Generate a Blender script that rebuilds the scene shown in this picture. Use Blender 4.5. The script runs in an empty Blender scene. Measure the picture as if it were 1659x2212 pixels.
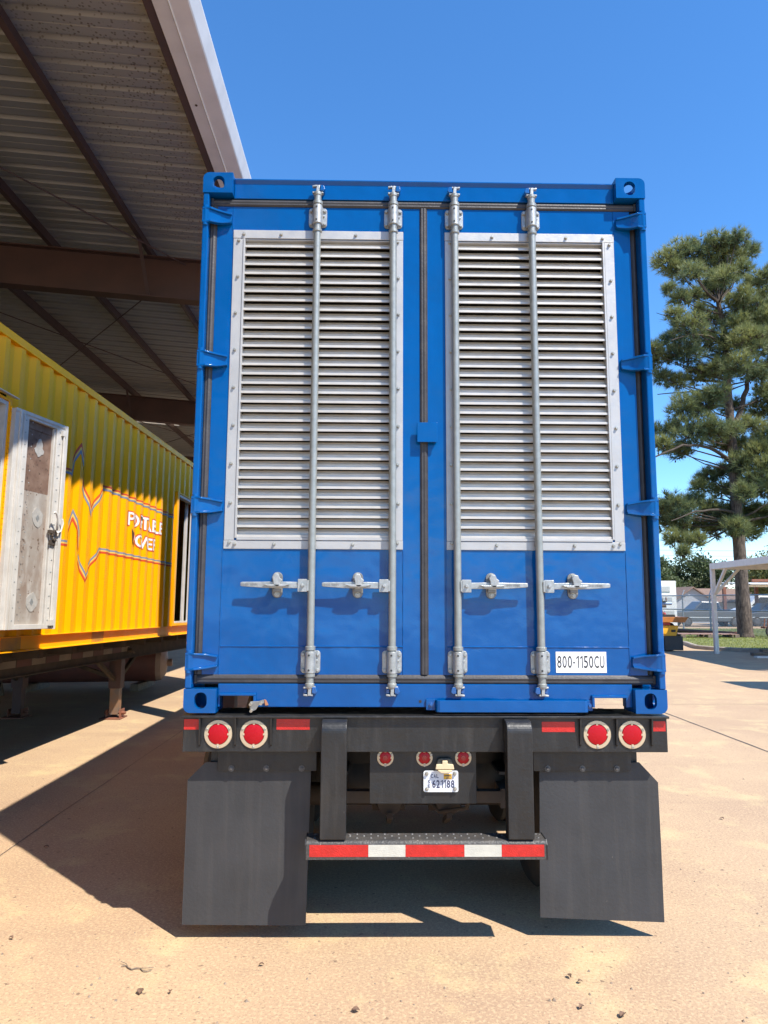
import bpy, bmesh, math, random
import numpy as np
from mathutils import Vector, Matrix, noise

random.seed(7)
rng = np.random.default_rng(11)
S = bpy.context.scene
COL = S.collection

# ------------------------------------------------------------------ camera
PITCH, YAW, ROLL = 0.12467743, 0.01654111, 0.00438036
CAM = Vector((-0.28011, -3.66306, 1.67275))
cp, sp, cy, sy = math.cos(PITCH), math.sin(PITCH), math.cos(YAW), math.sin(YAW)
fw = Vector((sy * cp, cy * cp, sp))
r0 = Vector((cy, -sy, 0))
u0 = r0.cross(fw)
cr, sr = math.cos(ROLL), math.sin(ROLL)
rt = cr * r0 + sr * u0
up = -sr * r0 + cr * u0
cd = bpy.data.cameras.new('camera')
cam = bpy.data.objects.new('camera', cd)
COL.objects.link(cam)
cam.matrix_world = Matrix(((rt.x, up.x, -fw.x, CAM.x), (rt.y, up.y, -fw.y, CAM.y), (rt.z, up.z, -fw.z, CAM.z), (0, 0, 0, 1)))
cd.sensor_fit = 'HORIZONTAL'
cd.sensor_width = 36.0
cd.lens = 1534.0 / 1659.0 * 36.0
cd.clip_start = 0.05
cd.clip_end = 3000
S.camera = cam

# ------------------------------------------------------------------ sky, sun, exposure
SUN_EL, SUN_AZ = math.radians(54.5), math.radians(135)
world = bpy.data.worlds.new('World')
S.world = world
world.use_nodes = True
wn = world.node_tree
for n in list(wn.nodes):
    wn.nodes.remove(n)
sky = wn.nodes.new('ShaderNodeTexSky')
sky.sky_type = 'NISHITA'
sky.sun_disc = False
sky.sun_elevation = SUN_EL
sky.sun_rotation = SUN_AZ
sky.altitude = 0
sky.air_density = 0.92
sky.dust_density = 0.0
sky.ozone_density = 6.0
bg = wn.nodes.new('ShaderNodeBackground')
bg.inputs['Strength'].default_value = 0.15
wo = wn.nodes.new('ShaderNodeOutputWorld')
hs = wn.nodes.new('ShaderNodeHueSaturation')
hs.inputs['Saturation'].default_value = 1.17
wn.links.new(sky.outputs[0], hs.inputs['Color'])
wn.links.new(hs.outputs[0], bg.inputs[0])
wn.links.new(bg.outputs[0], wo.inputs[0])
sd = bpy.data.lights.new('sun', 'SUN')
sd.energy = 4.0
sd.angle = math.radians(0.55)
sd.color = (1.0, 0.95, 0.87)
sun = bpy.data.objects.new('sun', sd)
COL.objects.link(sun)
sun.location = (20, -20, 30)
sun.rotation_euler = Vector((-0.504, 0.504, -1.0)).to_track_quat('-Z', 'Y').to_euler()
S.view_settings.view_transform = 'Standard'
S.view_settings.look = 'None'
S.view_settings.gamma = 1.0
S.view_settings.use_curve_mapping = False
S.view_settings.exposure = 0.97

# ------------------------------------------------------------------ materials
MATS = {}


def nodes_of(name):
    m = bpy.data.materials.new(name)
    m.use_nodes = True
    return m, m.node_tree


def pbr(name, base, rough=0.5, metal=0.0, var=0.0, vscale=3.0, base2=None, bump=0.0, bscale=40.0, coat=0.0, streak=None,
        speck=None, rvar=0.0, stretch=(1, 1, 1), trans=None, wave=None, spec=None):
    """principled material; colour = mix(base, base2) by noise, plus streaks (colour, amount, xscale, zscale) and specks (colour, scale, cut)"""
    if name in MATS:
        return MATS[name]
    m, nt = nodes_of(name)
    N, L = nt.nodes, nt.links
    b = N['Principled BSDF']
    geo = N.new('ShaderNodeNewGeometry')

    def noise_at(scale, detail=4, stretch=(1, 1, 1), rough_=0.55):
        mp = N.new('ShaderNodeMapping')
        mp.inputs['Scale'].default_value = [scale * s for s in stretch]
        L.new(geo.outputs['Position'], mp.inputs['Vector'])
        t = N.new('ShaderNodeTexNoise')
        t.inputs['Scale'].default_value = 1.0
        t.inputs['Detail'].default_value = detail
        t.inputs['Roughness'].default_value = rough_
        L.new(mp.outputs[0], t.inputs['Vector'])
        return t.outputs['Fac']

    def ramp(fac, a, c):
        r = N.new('ShaderNodeMapRange')
        r.inputs['From Min'].default_value = a
        r.inputs['From Max'].default_value = c
        L.new(fac, r.inputs['Value'])
        return r.outputs[0]

    def mix(fac, a, c):
        x = N.new('ShaderNodeMix')
        x.data_type = 'RGBA'
        if isinstance(fac, float):
            x.inputs[0].default_value = fac
        else:
            L.new(fac, x.inputs[0])
        for i, v in ((6, a), (7, c)):
            if isinstance(v, tuple):
                x.inputs[i].default_value = (*v, 1)
            else:
                L.new(v, x.inputs[i])
        return x.outputs[2]

    col = base
    if base2 is not None or var:
        b2 = base2 if base2 is not None else tuple(c * (1 - var) for c in base)
        col = mix(ramp(noise_at(vscale, 6, stretch), 0.35, 0.68), base, b2)
    if streak:
        sc, amt, sx, sz = streak
        f = ramp(noise_at(1.0, 5, (sx, sx, sz), 0.6), 0.5, 0.78)
        mm = N.new('ShaderNodeMath')
        mm.operation = 'MULTIPLY'
        L.new(f, mm.inputs[0])
        mm.inputs[1].default_value = amt
        col = mix(mm.outputs[0], col, sc)
    if speck:
        sc, ss, cut = speck
        f = ramp(noise_at(ss, 2), cut, cut + 0.06)
        col = mix(f, col, sc)
    if isinstance(col, tuple):
        b.inputs['Base Color'].default_value = (*col, 1)
    else:
        L.new(col, b.inputs['Base Color'])
    b.inputs['Metallic'].default_value = metal
    if rvar:
        r = N.new('ShaderNodeMapRange')
        r.inputs['To Min'].default_value = max(rough - rvar, 0.03)
        r.inputs['To Max'].default_value = min(rough + rvar, 1)
        r.inputs['From Min'].default_value = 0.3
        r.inputs['From Max'].default_value = 0.7
        L.new(noise_at(vscale * 2.3, 4), r.inputs['Value'])
        L.new(r.outputs[0], b.inputs['Roughness'])
    else:
        b.inputs['Roughness'].default_value = rough
    if coat:
        b.inputs['Coat Weight'].default_value = coat
        b.inputs['Coat Roughness'].default_value = 0.06
    if spec is not None:
        b.inputs['Specular IOR Level'].default_value = spec
    if trans:
        b.inputs['Transmission Weight'].default_value = trans
    prev = None
    for st, scl, stv in ((bump, bscale, (1, 1, 1)), (wave or (0, 1, (1, 1, 1)))):
        if st:
            bp = N.new('ShaderNodeBump')
            bp.inputs['Strength'].default_value = st
            bp.inputs['Distance'].default_value = 0.02
            L.new(noise_at(scl, 3, stv), bp.inputs['Height'])
            if prev:
                L.new(prev, bp.inputs['Normal'])
            prev = bp.outputs[0]
    if prev:
        L.new(prev, b.inputs['Normal'])
    MATS[name] = m
    return m


BLUE = (0.0, 0.083, 0.292)
M_BLUE = pbr('blue_gloss_paint', BLUE, 0.12, var=0.08, vscale=5, coat=0.05, spec=0.34, bump=0.03, bscale=120, rvar=0.05,
             streak=((0.001, 0.09, 0.31), 0.35, 30, 1.5), wave=(1.0, 2.4, (1, 1, 1)))
M_BLUE_KEEP = pbr('blue_gloss_paint_small', BLUE, 0.25, coat=0.8, bump=0.1, bscale=150)
M_GASKET = pbr('dark_rubber_gasket', (0.045, 0.042, 0.044), 0.5, var=0.35, vscale=9, bump=0.1, bscale=90,
               streak=((0.085, 0.078, 0.072), 0.5, 14, 14))
M_ALU = pbr('louvre_aluminium', (0.47, 0.462, 0.447), 0.45, 0.3, var=0.09, vscale=9, rvar=0.08, bump=0.05, bscale=80)
M_SLAT = pbr('slat_aluminium', (0.60, 0.565, 0.515), 0.48, 0.35, base2=(0.52, 0.485, 0.435), vscale=10, stretch=(1, 1, 5), rvar=0.08)
M_GALV = pbr('galvanised_steel', (0.44, 0.45, 0.44), 0.42, 0.45, base2=(0.31, 0.325, 0.315), vscale=35, rvar=0.1, bump=0.12, bscale=180)
M_GALVROD = pbr('galvanised_rod', (0.33, 0.345, 0.325), 0.40, 0.4, base2=(0.265, 0.278, 0.26), vscale=22, rvar=0.08, bump=0.05, bscale=200)
M_GALVD = pbr('dull_galvanised', (0.27, 0.265, 0.25), 0.55, 0.3, var=0.3, vscale=30)
M_BOLTD = pbr('dull_bolt', (0.12, 0.115, 0.11), 0.5, 0.3, var=0.3, vscale=60)
M_BOLT = pbr('zinc_bolt', (0.50, 0.48, 0.42), 0.4, 0.6, var=0.3, vscale=60)
M_HOLE = pbr('dark_hole', (0.03, 0.03, 0.03), 0.8)
M_DARKIN = pbr('dark_interior', (0.012, 0.012, 0.012), 0.9)  # near black, stands in for unlit insides
M_STICK = pbr('white_vinyl', (0.82, 0.82, 0.80), 0.45, var=0.05, vscale=20)
M_INK = pbr('black_ink', (0.025, 0.025, 0.028), 0.5)
M_BLACK = pbr('black_chassis_paint', (0.019, 0.0188, 0.019), 0.42, var=0.3, vscale=6, rvar=0.12, bump=0.08, bscale=60,
              streak=((0.052, 0.048, 0.044), 0.7, 22, 2.2), speck=((0.20, 0.19, 0.18), 38, 0.765))
M_BLACKTOP = pbr('worn_black_tread', (0.05, 0.047, 0.045), 0.5, base2=(0.080, 0.070, 0.060), vscale=18, bump=0.3, bscale=70,
                 speck=((0.33, 0.30, 0.27), 45, 0.70))
M_RUBBER = pbr('mudflap_rubber', (0.042, 0.042, 0.044), 0.6, base2=(0.032, 0.032, 0.033), vscale=4, bump=0.08, bscale=60,
               streak=((0.085, 0.077, 0.068), 0.35, 20, 0.9), speck=((0.13, 0.115, 0.095), 30, 0.76), rvar=0.06)
M_TYRE = pbr('tyre_rubber', (0.03, 0.03, 0.03), 0.85, base2=(0.07, 0.055, 0.04), vscale=5)
M_DUSTY = pbr('dusty_axle', (0.055, 0.042, 0.032), 0.85, base2=(0.09, 0.065, 0.045), vscale=7)
M_LENS = pbr('red_lens', (0.42, 0.0008, 0.008), 0.35, spec=0.35, bump=0.14, bscale=230)
M_LENSD = pbr('red_lens_centre', (0.33, 0.01, 0.014), 0.25, coat=0.5)
M_RING = pbr('lamp_ring', (0.60, 0.49, 0.34), 0.35, 0.35)
M_REDTAPE = pbr('red_reflective_tape', (0.58, 0.022, 0.016), 0.4, bump=0.2, bscale=160, var=0.2, vscale=30,
                speck=((0.20, 0.03, 0.02), 26, 0.74))
M_WHITETAPE = pbr('white_reflective_tape', (0.58, 0.56, 0.48), 0.4, bump=0.15, bscale=160, var=0.12, vscale=30)
M_PLATE = pbr('plate_white', (0.70, 0.72, 0.76), 0.4, var=0.05, vscale=30)
M_PLATEINK = pbr('plate_ink', (0.03, 0.035, 0.09), 0.5)
M_STICKY = pbr('plate_sticker_yellow', (0.75, 0.42, 0.03), 0.5)
M_CREAM = pbr('lamp_housing_tan', (0.70, 0.55, 0.34), 0.5, var=0.1, vscale=30)
M_YELLOW = pbr('yellow_paint', (0.97, 0.422, 0.0004), 0.42, spec=0.18, base2=(0.93, 0.39, 0.0004), vscale=2.5, bump=0.05, bscale=60, rvar=0.08,
               streak=((0.80, 0.33, 0.006), 0.35, 9, 0.7))
M_YELDIRT = pbr('yellow_paint_dirty', (0.55, 0.27, 0.02), 0.55, base2=(0.36, 0.19, 0.05), vscale=7, streak=((0.16, 0.10, 0.05), 0.7, 9, 2))
M_SRED = pbr('stripe_red', (0.66, 0.075, 0.02), 0.5, var=0.1)
M_SBLUE = pbr('stripe_grey_blue', (0.22, 0.25, 0.32), 0.5, var=0.1)
M_SYEL = pbr('stripe_pale_yellow', (0.85, 0.52, 0.10), 0.5, var=0.1)
M_LETW = pbr('letter_white', (0.82, 0.80, 0.76), 0.5, var=0.05)
M_PEEL = pbr('peeled_patch', (0.09, 0.03, 0.02), 0.8, var=0.3, vscale=30)
M_WHITE = pbr('old_white_paint', (0.64, 0.605, 0.55), 0.5, var=0.16, vscale=8, streak=((0.40, 0.35, 0.29), 0.5, 10, 1.0), bump=0.05, bscale=50)
M_PANEL = pbr('weathered_door_panel', (0.36, 0.325, 0.28), 0.8, base2=(0.24, 0.165, 0.12), vscale=2.6, stretch=(1, 1, 0.7),
              streak=((0.56, 0.53, 0.48), 0.7, 10, 4), speck=((0.14, 0.09, 0.06), 22, 0.64))
M_PANELTOP = pbr('stained_door_panel', (0.15, 0.085, 0.058), 0.85, base2=(0.24, 0.155, 0.11), vscale=9,
                 speck=((0.10, 0.06, 0.04), 30, 0.62))
M_PLAST = pbr('plaster_patch', (0.43, 0.405, 0.365), 0.8, var=0.2, vscale=25)
M_STEELD = pbr('dark_brown_primer', (0.10, 0.050, 0.038), 0.6, base2=(0.075, 0.04, 0.032), vscale=3)
M_PURL = pbr('purlin_primer', (0.075, 0.042, 0.040), 0.6, base2=(0.055, 0.034, 0.033), vscale=3)
M_TRIM = pbr('beige_gutter', (0.68, 0.66, 0.63), 0.45, var=0.1, vscale=4, streak=((0.55, 0.52, 0.48), 0.3, 4, 4))
M_RUST = pbr('rusty_steel', (0.24, 0.085, 0.045), 0.75, base2=(0.13, 0.06, 0.04), vscale=6)
M_TANK = pbr('tank_red_oxide', (0.17, 0.06, 0.045), 0.6, base2=(0.12, 0.05, 0.04), vscale=4)
M_TANKEND = pbr('tank_end', (0.30, 0.21, 0.17), 0.6, var=0.2, vscale=6)  # paler than the shell, sunlight on the end put into the colour
M_WOOD = pbr('grey_timber', (0.22, 0.17, 0.12), 0.85, base2=(0.13, 0.10, 0.075), vscale=12)
M_PALETOP = pbr('pallet_board', (0.34, 0.20, 0.15), 0.85, var=0.3, vscale=10)
M_WSTEEL = pbr('white_painted_steel', (0.78, 0.745, 0.69), 0.5, var=0.12, vscale=6)
M_ORANGE = pbr('orange_machine_paint', (0.50, 0.17, 0.025), 0.45, base2=(0.34, 0.12, 0.03), vscale=4)
M_YMACH = pbr('yellow_machine_paint', (0.78, 0.38, 0.01), 0.45, var=0.15, vscale=4)
M_RMACH = pbr('red_machine_paint', (0.50, 0.03, 0.02), 0.4, var=0.2)
M_BMACH = pbr('pale_blue_pipe', (0.27, 0.38, 0.55), 0.4, var=0.2, vscale=6)
M_GREYV = pbr('grey_car_paint', (0.085, 0.09, 0.095), 0.3, coat=0.6)
M_DGREYV = pbr('dark_car_paint', (0.06, 0.062, 0.07), 0.3, coat=0.6)
M_WHITEV = pbr('white_car_paint', (0.75, 0.75, 0.74), 0.3, coat=0.5)
M_GLASS = pbr('dark_car_glass', (0.03, 0.035, 0.04), 0.08, coat=0.5)
M_CHROME = pbr('bright_trim', (0.75, 0.75, 0.75), 0.25, 0.6)
M_SHINGLE = pbr('brown_shingle', (0.24, 0.16, 0.12), 0.9, base2=(0.17, 0.115, 0.09), vscale=3, bump=0.2, bscale=12)
M_SIDING = pbr('pale_siding', (0.40, 0.42, 0.44), 0.7, var=0.08)
M_KERB = pbr('kerb_concrete', (0.40, 0.34, 0.27), 0.9, var=0.25, vscale=5, bump=0.2, bscale=40)
M_WIRE = pbr('fence_wire', (0.36, 0.37, 0.38), 0.5, 0.5)
M_BARK = pbr('pine_bark', (0.155, 0.115, 0.088), 0.95, base2=(0.040, 0.028, 0.022), vscale=15, stretch=(1, 1, 0.28), bump=1.0, bscale=14)
M_TWIGB = pbr('branch_bark', (0.050, 0.036, 0.028), 0.95, base2=(0.085, 0.065, 0.05), vscale=5)
M_CONE = pbr('cone_brown', (0.05, 0.035, 0.025), 0.9)
M_LEAFD = pbr('dry_leaf', (0.20, 0.115, 0.07), 0.85, base2=(0.11, 0.068, 0.045), vscale=60)
M_STONE = pbr('small_stone', (0.34, 0.26, 0.18), 0.9, base2=(0.16, 0.12, 0.09), vscale=50)
M_CABLE = pbr('overhead_cable', (0.05, 0.05, 0.05), 0.6)
M_JOINT = pbr('tar_joint', (0.10, 0.085, 0.075), 0.9, var=0.4, vscale=20)
M_CABINET = pbr('white_cabinet', (0.80, 0.79, 0.76), 0.5, var=0.04)
M_GRILLE = pbr('grey_grille', (0.42, 0.42, 0.40), 0.6)


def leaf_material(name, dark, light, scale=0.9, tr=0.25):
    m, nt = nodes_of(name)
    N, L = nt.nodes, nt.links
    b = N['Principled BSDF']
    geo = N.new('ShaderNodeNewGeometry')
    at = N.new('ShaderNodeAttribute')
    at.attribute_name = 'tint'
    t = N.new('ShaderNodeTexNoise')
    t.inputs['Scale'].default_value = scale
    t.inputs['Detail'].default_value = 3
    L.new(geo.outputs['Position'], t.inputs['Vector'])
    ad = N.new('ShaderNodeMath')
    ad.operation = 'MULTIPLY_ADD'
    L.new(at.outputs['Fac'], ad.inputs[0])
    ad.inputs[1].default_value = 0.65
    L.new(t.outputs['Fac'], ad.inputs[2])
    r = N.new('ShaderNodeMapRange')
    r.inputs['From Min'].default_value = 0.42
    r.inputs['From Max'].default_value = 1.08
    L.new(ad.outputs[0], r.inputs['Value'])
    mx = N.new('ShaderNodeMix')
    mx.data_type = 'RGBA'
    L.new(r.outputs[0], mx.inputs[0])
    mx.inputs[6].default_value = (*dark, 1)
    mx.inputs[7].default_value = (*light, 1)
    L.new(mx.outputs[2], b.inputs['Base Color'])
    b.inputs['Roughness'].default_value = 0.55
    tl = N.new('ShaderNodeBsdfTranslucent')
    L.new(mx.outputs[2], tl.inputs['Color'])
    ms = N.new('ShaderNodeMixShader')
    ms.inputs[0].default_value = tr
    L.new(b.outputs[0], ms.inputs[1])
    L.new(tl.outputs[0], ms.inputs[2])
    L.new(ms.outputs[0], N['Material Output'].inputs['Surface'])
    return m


M_NEEDLE = leaf_material('pine_needles', (0.075, 0.128, 0.078), (0.29, 0.305, 0.105), 0.55, 0.4)  # haze and sunlit highlights put into the needle colours
M_LEAF = leaf_material('broad_leaves', (0.030, 0.055, 0.022), (0.115, 0.145, 0.050), 0.35, 0.35)
M_LEAF2 = leaf_material('bush_leaves', (0.055, 0.080, 0.038), (0.150, 0.165, 0.075), 0.35, 0.35)
M_LEAF3 = leaf_material('pale_pine_leaves', (0.060, 0.085, 0.025), (0.20, 0.20, 0.055), 0.4)
M_GRASS = leaf_material('grass_blades', (0.11, 0.135, 0.025), (0.34, 0.36, 0.06), 0.8)


def concrete_material():
    m, nt = nodes_of('tan_concrete')
    N, L = nt.nodes, nt.links
    b = N['Principled BSDF']
    geo = N.new('ShaderNodeNewGeometry')

    def nz(scale, detail, rough=0.6, stretch=None):
        t = N.new('ShaderNodeTexNoise')
        t.inputs['Scale'].default_value = scale
        t.inputs['Detail'].default_value = detail
        t.inputs['Roughness'].default_value = rough
        if stretch:
            mp = N.new('ShaderNodeMapping')
            mp.inputs['Scale'].default_value = stretch
            L.new(geo.outputs['Position'], mp.inputs['Vector'])
            L.new(mp.outputs[0], t.inputs['Vector'])
        else:
            L.new(geo.outputs['Position'], t.inputs['Vector'])
        return t.outputs['Fac']

    def rng_(f, a, c):
        r = N.new('ShaderNodeMapRange')
        r.inputs['From Min'].default_value = a
        r.inputs['From Max'].default_value = c
        L.new(f, r.inputs['Value'])
        return r.outputs[0]

    def mix(f, a, c, amt=1.0):
        if amt != 1.0:
            mm = N.new('ShaderNodeMath')
            mm.operation = 'MULTIPLY'
            L.new(f, mm.inputs[0])
            mm.inputs[1].default_value = amt
            f = mm.outputs[0]
        x = N.new('ShaderNodeMix')
        x.data_type = 'RGBA'
        L.new(f, x.inputs[0])
        for i, v in ((6, a), (7, c)):
            if isinstance(v, tuple):
                x.inputs[i].default_value = (*v, 1)
            else:
                L.new(v, x.inputs[i])
        return x.outputs[2]

    c = mix(rng_(nz(0.7, 7, 0.62), 0.36, 0.66), (0.480, 0.328, 0.192), (0.400, 0.264, 0.160))
    c = mix(rng_(nz(1.9, 6, 0.65), 0.53, 0.66), c, (0.560, 0.425, 0.220), 0.75)      # yellowish sandy patches
    c = mix(rng_(nz(1.0, 6, 0.6, (0.35, 2.2, 1)), 0.55, 0.75), c, (0.30, 0.195, 0.125), 0.5)   # sweep / drag marks
    c = mix(rng_(nz(0.33, 5, 0.6), 0.58, 0.74), c, (0.29, 0.195, 0.13), 0.5)       # large stains
    c = mix(rng_(nz(62, 3, 0.75), 0.50, 0.60), c, (0.62, 0.455, 0.265), 0.6)          # pale aggregate
    c = mix(rng_(nz(85, 3, 0.75), 0.55, 0.64), c, (0.21, 0.135, 0.09), 0.65)          # dark aggregate
    c = mix(rng_(nz(26, 2, 0.5), 0.68, 0.73), c, (0.14, 0.09, 0.06), 0.7)            # specks
    L.new(c, b.inputs['Base Color'])
    b.inputs['Roughness'].default_value = 0.86
    bp = N.new('ShaderNodeBump')
    bp.inputs['Strength'].default_value = 0.45
    bp.inputs['Distance'].default_value = 0.006
    L.new(nz(70, 4, 0.7), bp.inputs['Height'])
    L.new(bp.outputs[0], b.inputs['Normal'])
    return m


M_CONC = concrete_material()


def roof_material():
    """bare metal sheet with drips of condensation dirt close to the eave"""
    m, nt = nodes_of('roof_sheet_underside')
    N, L = nt.nodes, nt.links
    b = N['Principled BSDF']
    geo = N.new('ShaderNodeNewGeometry')
    v = N.new('ShaderNodeTexVoronoi')
    v.inputs['Scale'].default_value = 24
    L.new(geo.outputs['Position'], v.inputs['Vector'])
    r = N.new('ShaderNodeMapRange')
    r.inputs['From Min'].default_value = 0.33
    r.inputs['From Max'].default_value = 0.20
    L.new(v.outputs['Distance'], r.inputs['Value'])
    n1 = N.new('ShaderNodeTexNoise')
    n1.inputs['Scale'].default_value = 1.1
    n1.inputs['Detail'].default_value = 5
    L.new(geo.outputs['Position'], n1.inputs['Vector'])
    r1 = N.new('ShaderNodeMapRange')
    r1.inputs['From Min'].default_value = 0.34
    r1.inputs['From Max'].default_value = 0.56
    L.new(n1.outputs['Fac'], r1.inputs['Value'])
    sx = N.new('ShaderNodeSeparateXYZ')
    L.new(geo.outputs['Position'], sx.inputs[0])
    rx = N.new('ShaderNodeMapRange')
    rx.inputs['From Min'].default_value = -3.9
    rx.inputs['From Max'].default_value = -3.2
    L.new(sx.outputs['X'], rx.inputs['Value'])
    mm = N.new('ShaderNodeMath')
    mm.operation = 'MULTIPLY'
    L.new(r.outputs[0], mm.inputs[0])
    L.new(r1.outputs[0], mm.inputs[1])
    m2 = N.new('ShaderNodeMath')
    m2.operation = 'MULTIPLY'
    L.new(mm.outputs[0], m2.inputs[0])
    L.new(rx.outputs[0], m2.inputs[1])
    mb = N.new('ShaderNodeMix')
    mb.data_type = 'RGBA'
    L.new(n1.outputs['Fac'], mb.inputs[0])
    mb.inputs[6].default_value = (0.35, 0.347, 0.337, 1)
    mb.inputs[7].default_value = (0.27, 0.264, 0.256, 1)
    mx = N.new('ShaderNodeMix')
    mx.data_type = 'RGBA'
    L.new(m2.outputs[0], mx.inputs[0])
    L.new(mb.outputs[2], mx.inputs[6])
    mx.inputs[7].default_value = (0.13, 0.11, 0.095, 1)
    L.new(mx.outputs[2], b.inputs['Base Color'])
    b.inputs['Roughness'].default_value = 0.45
    b.inputs['Metallic'].default_value = 0.15
    return m


M_ROOF = roof_material()
m, nt = nodes_of('skylight_panel')
nt.nodes['Principled BSDF'].inputs['Base Color'].default_value = (0.7, 0.55, 0.35, 1)
tl = nt.nodes.new('ShaderNodeBsdfTranslucent')
tl.inputs[0].default_value = (0.8, 0.62, 0.4, 1)
ms = nt.nodes.new('ShaderNodeMixShader')
ms.inputs[0].default_value = 0.7
nt.links.new(nt.nodes['Principled BSDF'].outputs[0], ms.inputs[1])
nt.links.new(tl.outputs[0], ms.inputs[2])
nt.links.new(ms.outputs[0], nt.nodes['Material Output'].inputs['Surface'])
M_SKYL = m

# ------------------------------------------------------------------ mesh helpers
WM = {}


class MB:
    def __init__(self):
        self.v, self.f = [], []

    def add(self, vs, fs):
        n = len(self.v)
        self.v += [tuple(p) for p in vs]
        self.f += [tuple(i + n for i in f) for f in fs]
        return self

    def box(self, x0, x1, y0, y1, z0, z1):
        vs = [(x, y, z) for x in (x0, x1) for y in (y0, y1) for z in (z0, z1)]
        return self.add(vs, [(0, 1, 3, 2), (4, 6, 7, 5), (0, 4, 5, 1), (2, 3, 7, 6), (0, 2, 6, 4), (1, 5, 7, 3)])

    def prism(self, poly, axis, a, b):
        """poly of 2D points; axis 0: (y,z) extruded in x, 1: (x,z) in y, 2: (x,y) in z"""
        def P(p, t):
            return (t, p[0], p[1]) if axis == 0 else (p[0], t, p[1]) if axis == 1 else (p[0], p[1], t)
        n = len(poly)
        vs = [P(p, a) for p in poly] + [P(p, b) for p in poly]
        fs = [tuple(range(n)), tuple(range(2 * n - 1, n - 1, -1))] + [(i, (i + 1) % n, n + (i + 1) % n, n + i) for i in range(n)]
        return self.add(vs, fs)

    def tube(self, pts, r, n=10, caps=True):
        pts = [Vector(p) for p in pts]
        rs = r if isinstance(r, (list, tuple)) else [r] * len(pts)
        vs, fs = [], []
        ref = None
        for i, p in enumerate(pts):
            d = (pts[min(i + 1, len(pts) - 1)] - pts[max(i - 1, 0)]).normalized()
            if ref is None:
                ref = Vector((1, 0, 0)) if abs(d.x) < 0.8 else Vector((0, 1, 0))
            a = (ref - d * ref.dot(d)).normalized()
            ref = a
            b = d.cross(a)
            for k in range(n):
                t = 2 * math.pi * k / n
                vs.append(p + (a * math.cos(t) + b * math.sin(t)) * rs[i])
        for i in range(len(pts) - 1):
            for k in range(n):
                fs.append((i * n + k, i * n + (k + 1) % n, (i + 1) * n + (k + 1) % n, (i + 1) * n + k))
        if caps:
            fs.append(tuple(range(n - 1, -1, -1)))
            fs.append(tuple((len(pts) - 1) * n + k for k in range(n)))
        return self.add(vs, fs)

    def lathe(self, prof, c, axis='y', n=24):
        """profile of (radius, t) along axis through c"""
        c = Vector(c)
        vs, fs = [], []
        for r, t in prof:
            for k in range(n):
                a = 2 * math.pi * k / n
                p = Vector((r * math.cos(a), t, r * math.sin(a))) if axis == 'y' else \
                    Vector((r * math.cos(a), r * math.sin(a), t)) if axis == 'z' else Vector((t, r * math.cos(a), r * math.sin(a)))
                vs.append(c + p)
        m = len(prof)
        for i in range(m - 1):
            for k in range(n):
                fs.append((i * n + k, i * n + (k + 1) % n, (i + 1) * n + (k + 1) % n, (i + 1) * n + k))
        if prof[0][0] > 1e-5:
            fs.append(tuple(range(n)))
        if prof[-1][0] > 1e-5:
            fs.append(tuple((m - 1) * n + k for k in range(n)))
        return self.add(vs, fs)

    def beam(self, a, b, w, h):
        """rectangular bar from a to b, w horizontal width, h the other"""
        a, b = Vector(a), Vector(b)
        d = (b - a).normalized()
        ref = Vector((0, 0, 1)) if abs(d.z) < 0.95 else Vector((0, 1, 0))
        x = d.cross(ref).normalized() * (w / 2)
        y = d.cross(x).normalized() * (h / 2)
        vs = [a - x - y, a + x - y, a + x + y, a - x + y, b - x - y, b + x - y, b + x + y, b - x + y]
        return self.add(vs, [(0, 3, 2, 1), (4, 5, 6, 7), (0, 1, 5, 4), (1, 2, 6, 5), (2, 3, 7, 6), (3, 0, 4, 7)])

    def mesh(self, name, mat, smooth=False):
        me = bpy.data.meshes.new(name)
        me.from_pydata(self.v, [], self.f)
        bm = bmesh.new()
        bm.from_mesh(me)
        bmesh.ops.recalc_face_normals(bm, faces=bm.faces)
        bm.to_mesh(me)
        bm.free()
        me.materials.append(mat)
        if smooth:
            me.polygons.foreach_set('use_smooth', [True] * len(me.polygons))
            me.set_sharp_from_angle(angle=math.radians(38))
        return me

    def build(self, name, mat, parent=None, smooth=False, bevel=0.0, label=None, kind=None, local=False):
        return put(name, self.mesh(name, mat, smooth), parent, bevel=bevel, label=label, kind=kind, local=local)


def put(name, me, parent=None, loc=None, bevel=0.0, label=None, kind=None, local=False):
    o = bpy.data.objects.new(name, me)
    COL.objects.link(o)
    if parent is not None:
        o.parent = parent
        if not local and parent.name in WM:
            o.matrix_parent_inverse = WM[parent.name].inverted()
    if loc is not None:
        o.location = loc
    if bevel:
        bv = o.modifiers.new('bevel', 'BEVEL')
        bv.width = bevel
        bv.segments = 2
        bv.limit_method = 'ANGLE'
        bv.angle_limit = math.radians(40)
    if label:
        o['label'] = label
    if kind:
        o['kind'] = kind
    return o


def tag(o, label, cat, group=None):
    o['label'] = label
    o['category'] = cat
    if group:
        o['group'] = group
    return o


def thing(name, label, cat, loc=(0, 0, 0), group=None, M=None):
    o = bpy.data.objects.new(name, None)
    COL.objects.link(o)
    o.empty_display_size = 0.2
    mw = M if M is not None else Matrix.Translation(loc)
    o.matrix_world = mw
    WM[o.name] = mw.copy()
    return tag(o, label, cat, group)


def copy_tree(o, loc, label=None):
    r = o.copy()
    COL.objects.link(r)
    r.location = loc
    if label:
        r['label'] = label
    for ch in [c for c in S.objects if c.parent == o]:
        c2 = ch.copy()
        COL.objects.link(c2)
        c2.parent = r
        for g in [x for x in S.objects if x.parent == ch]:
            g2 = g.copy()
            COL.objects.link(g2)
            g2.parent = c2
    return r


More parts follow.
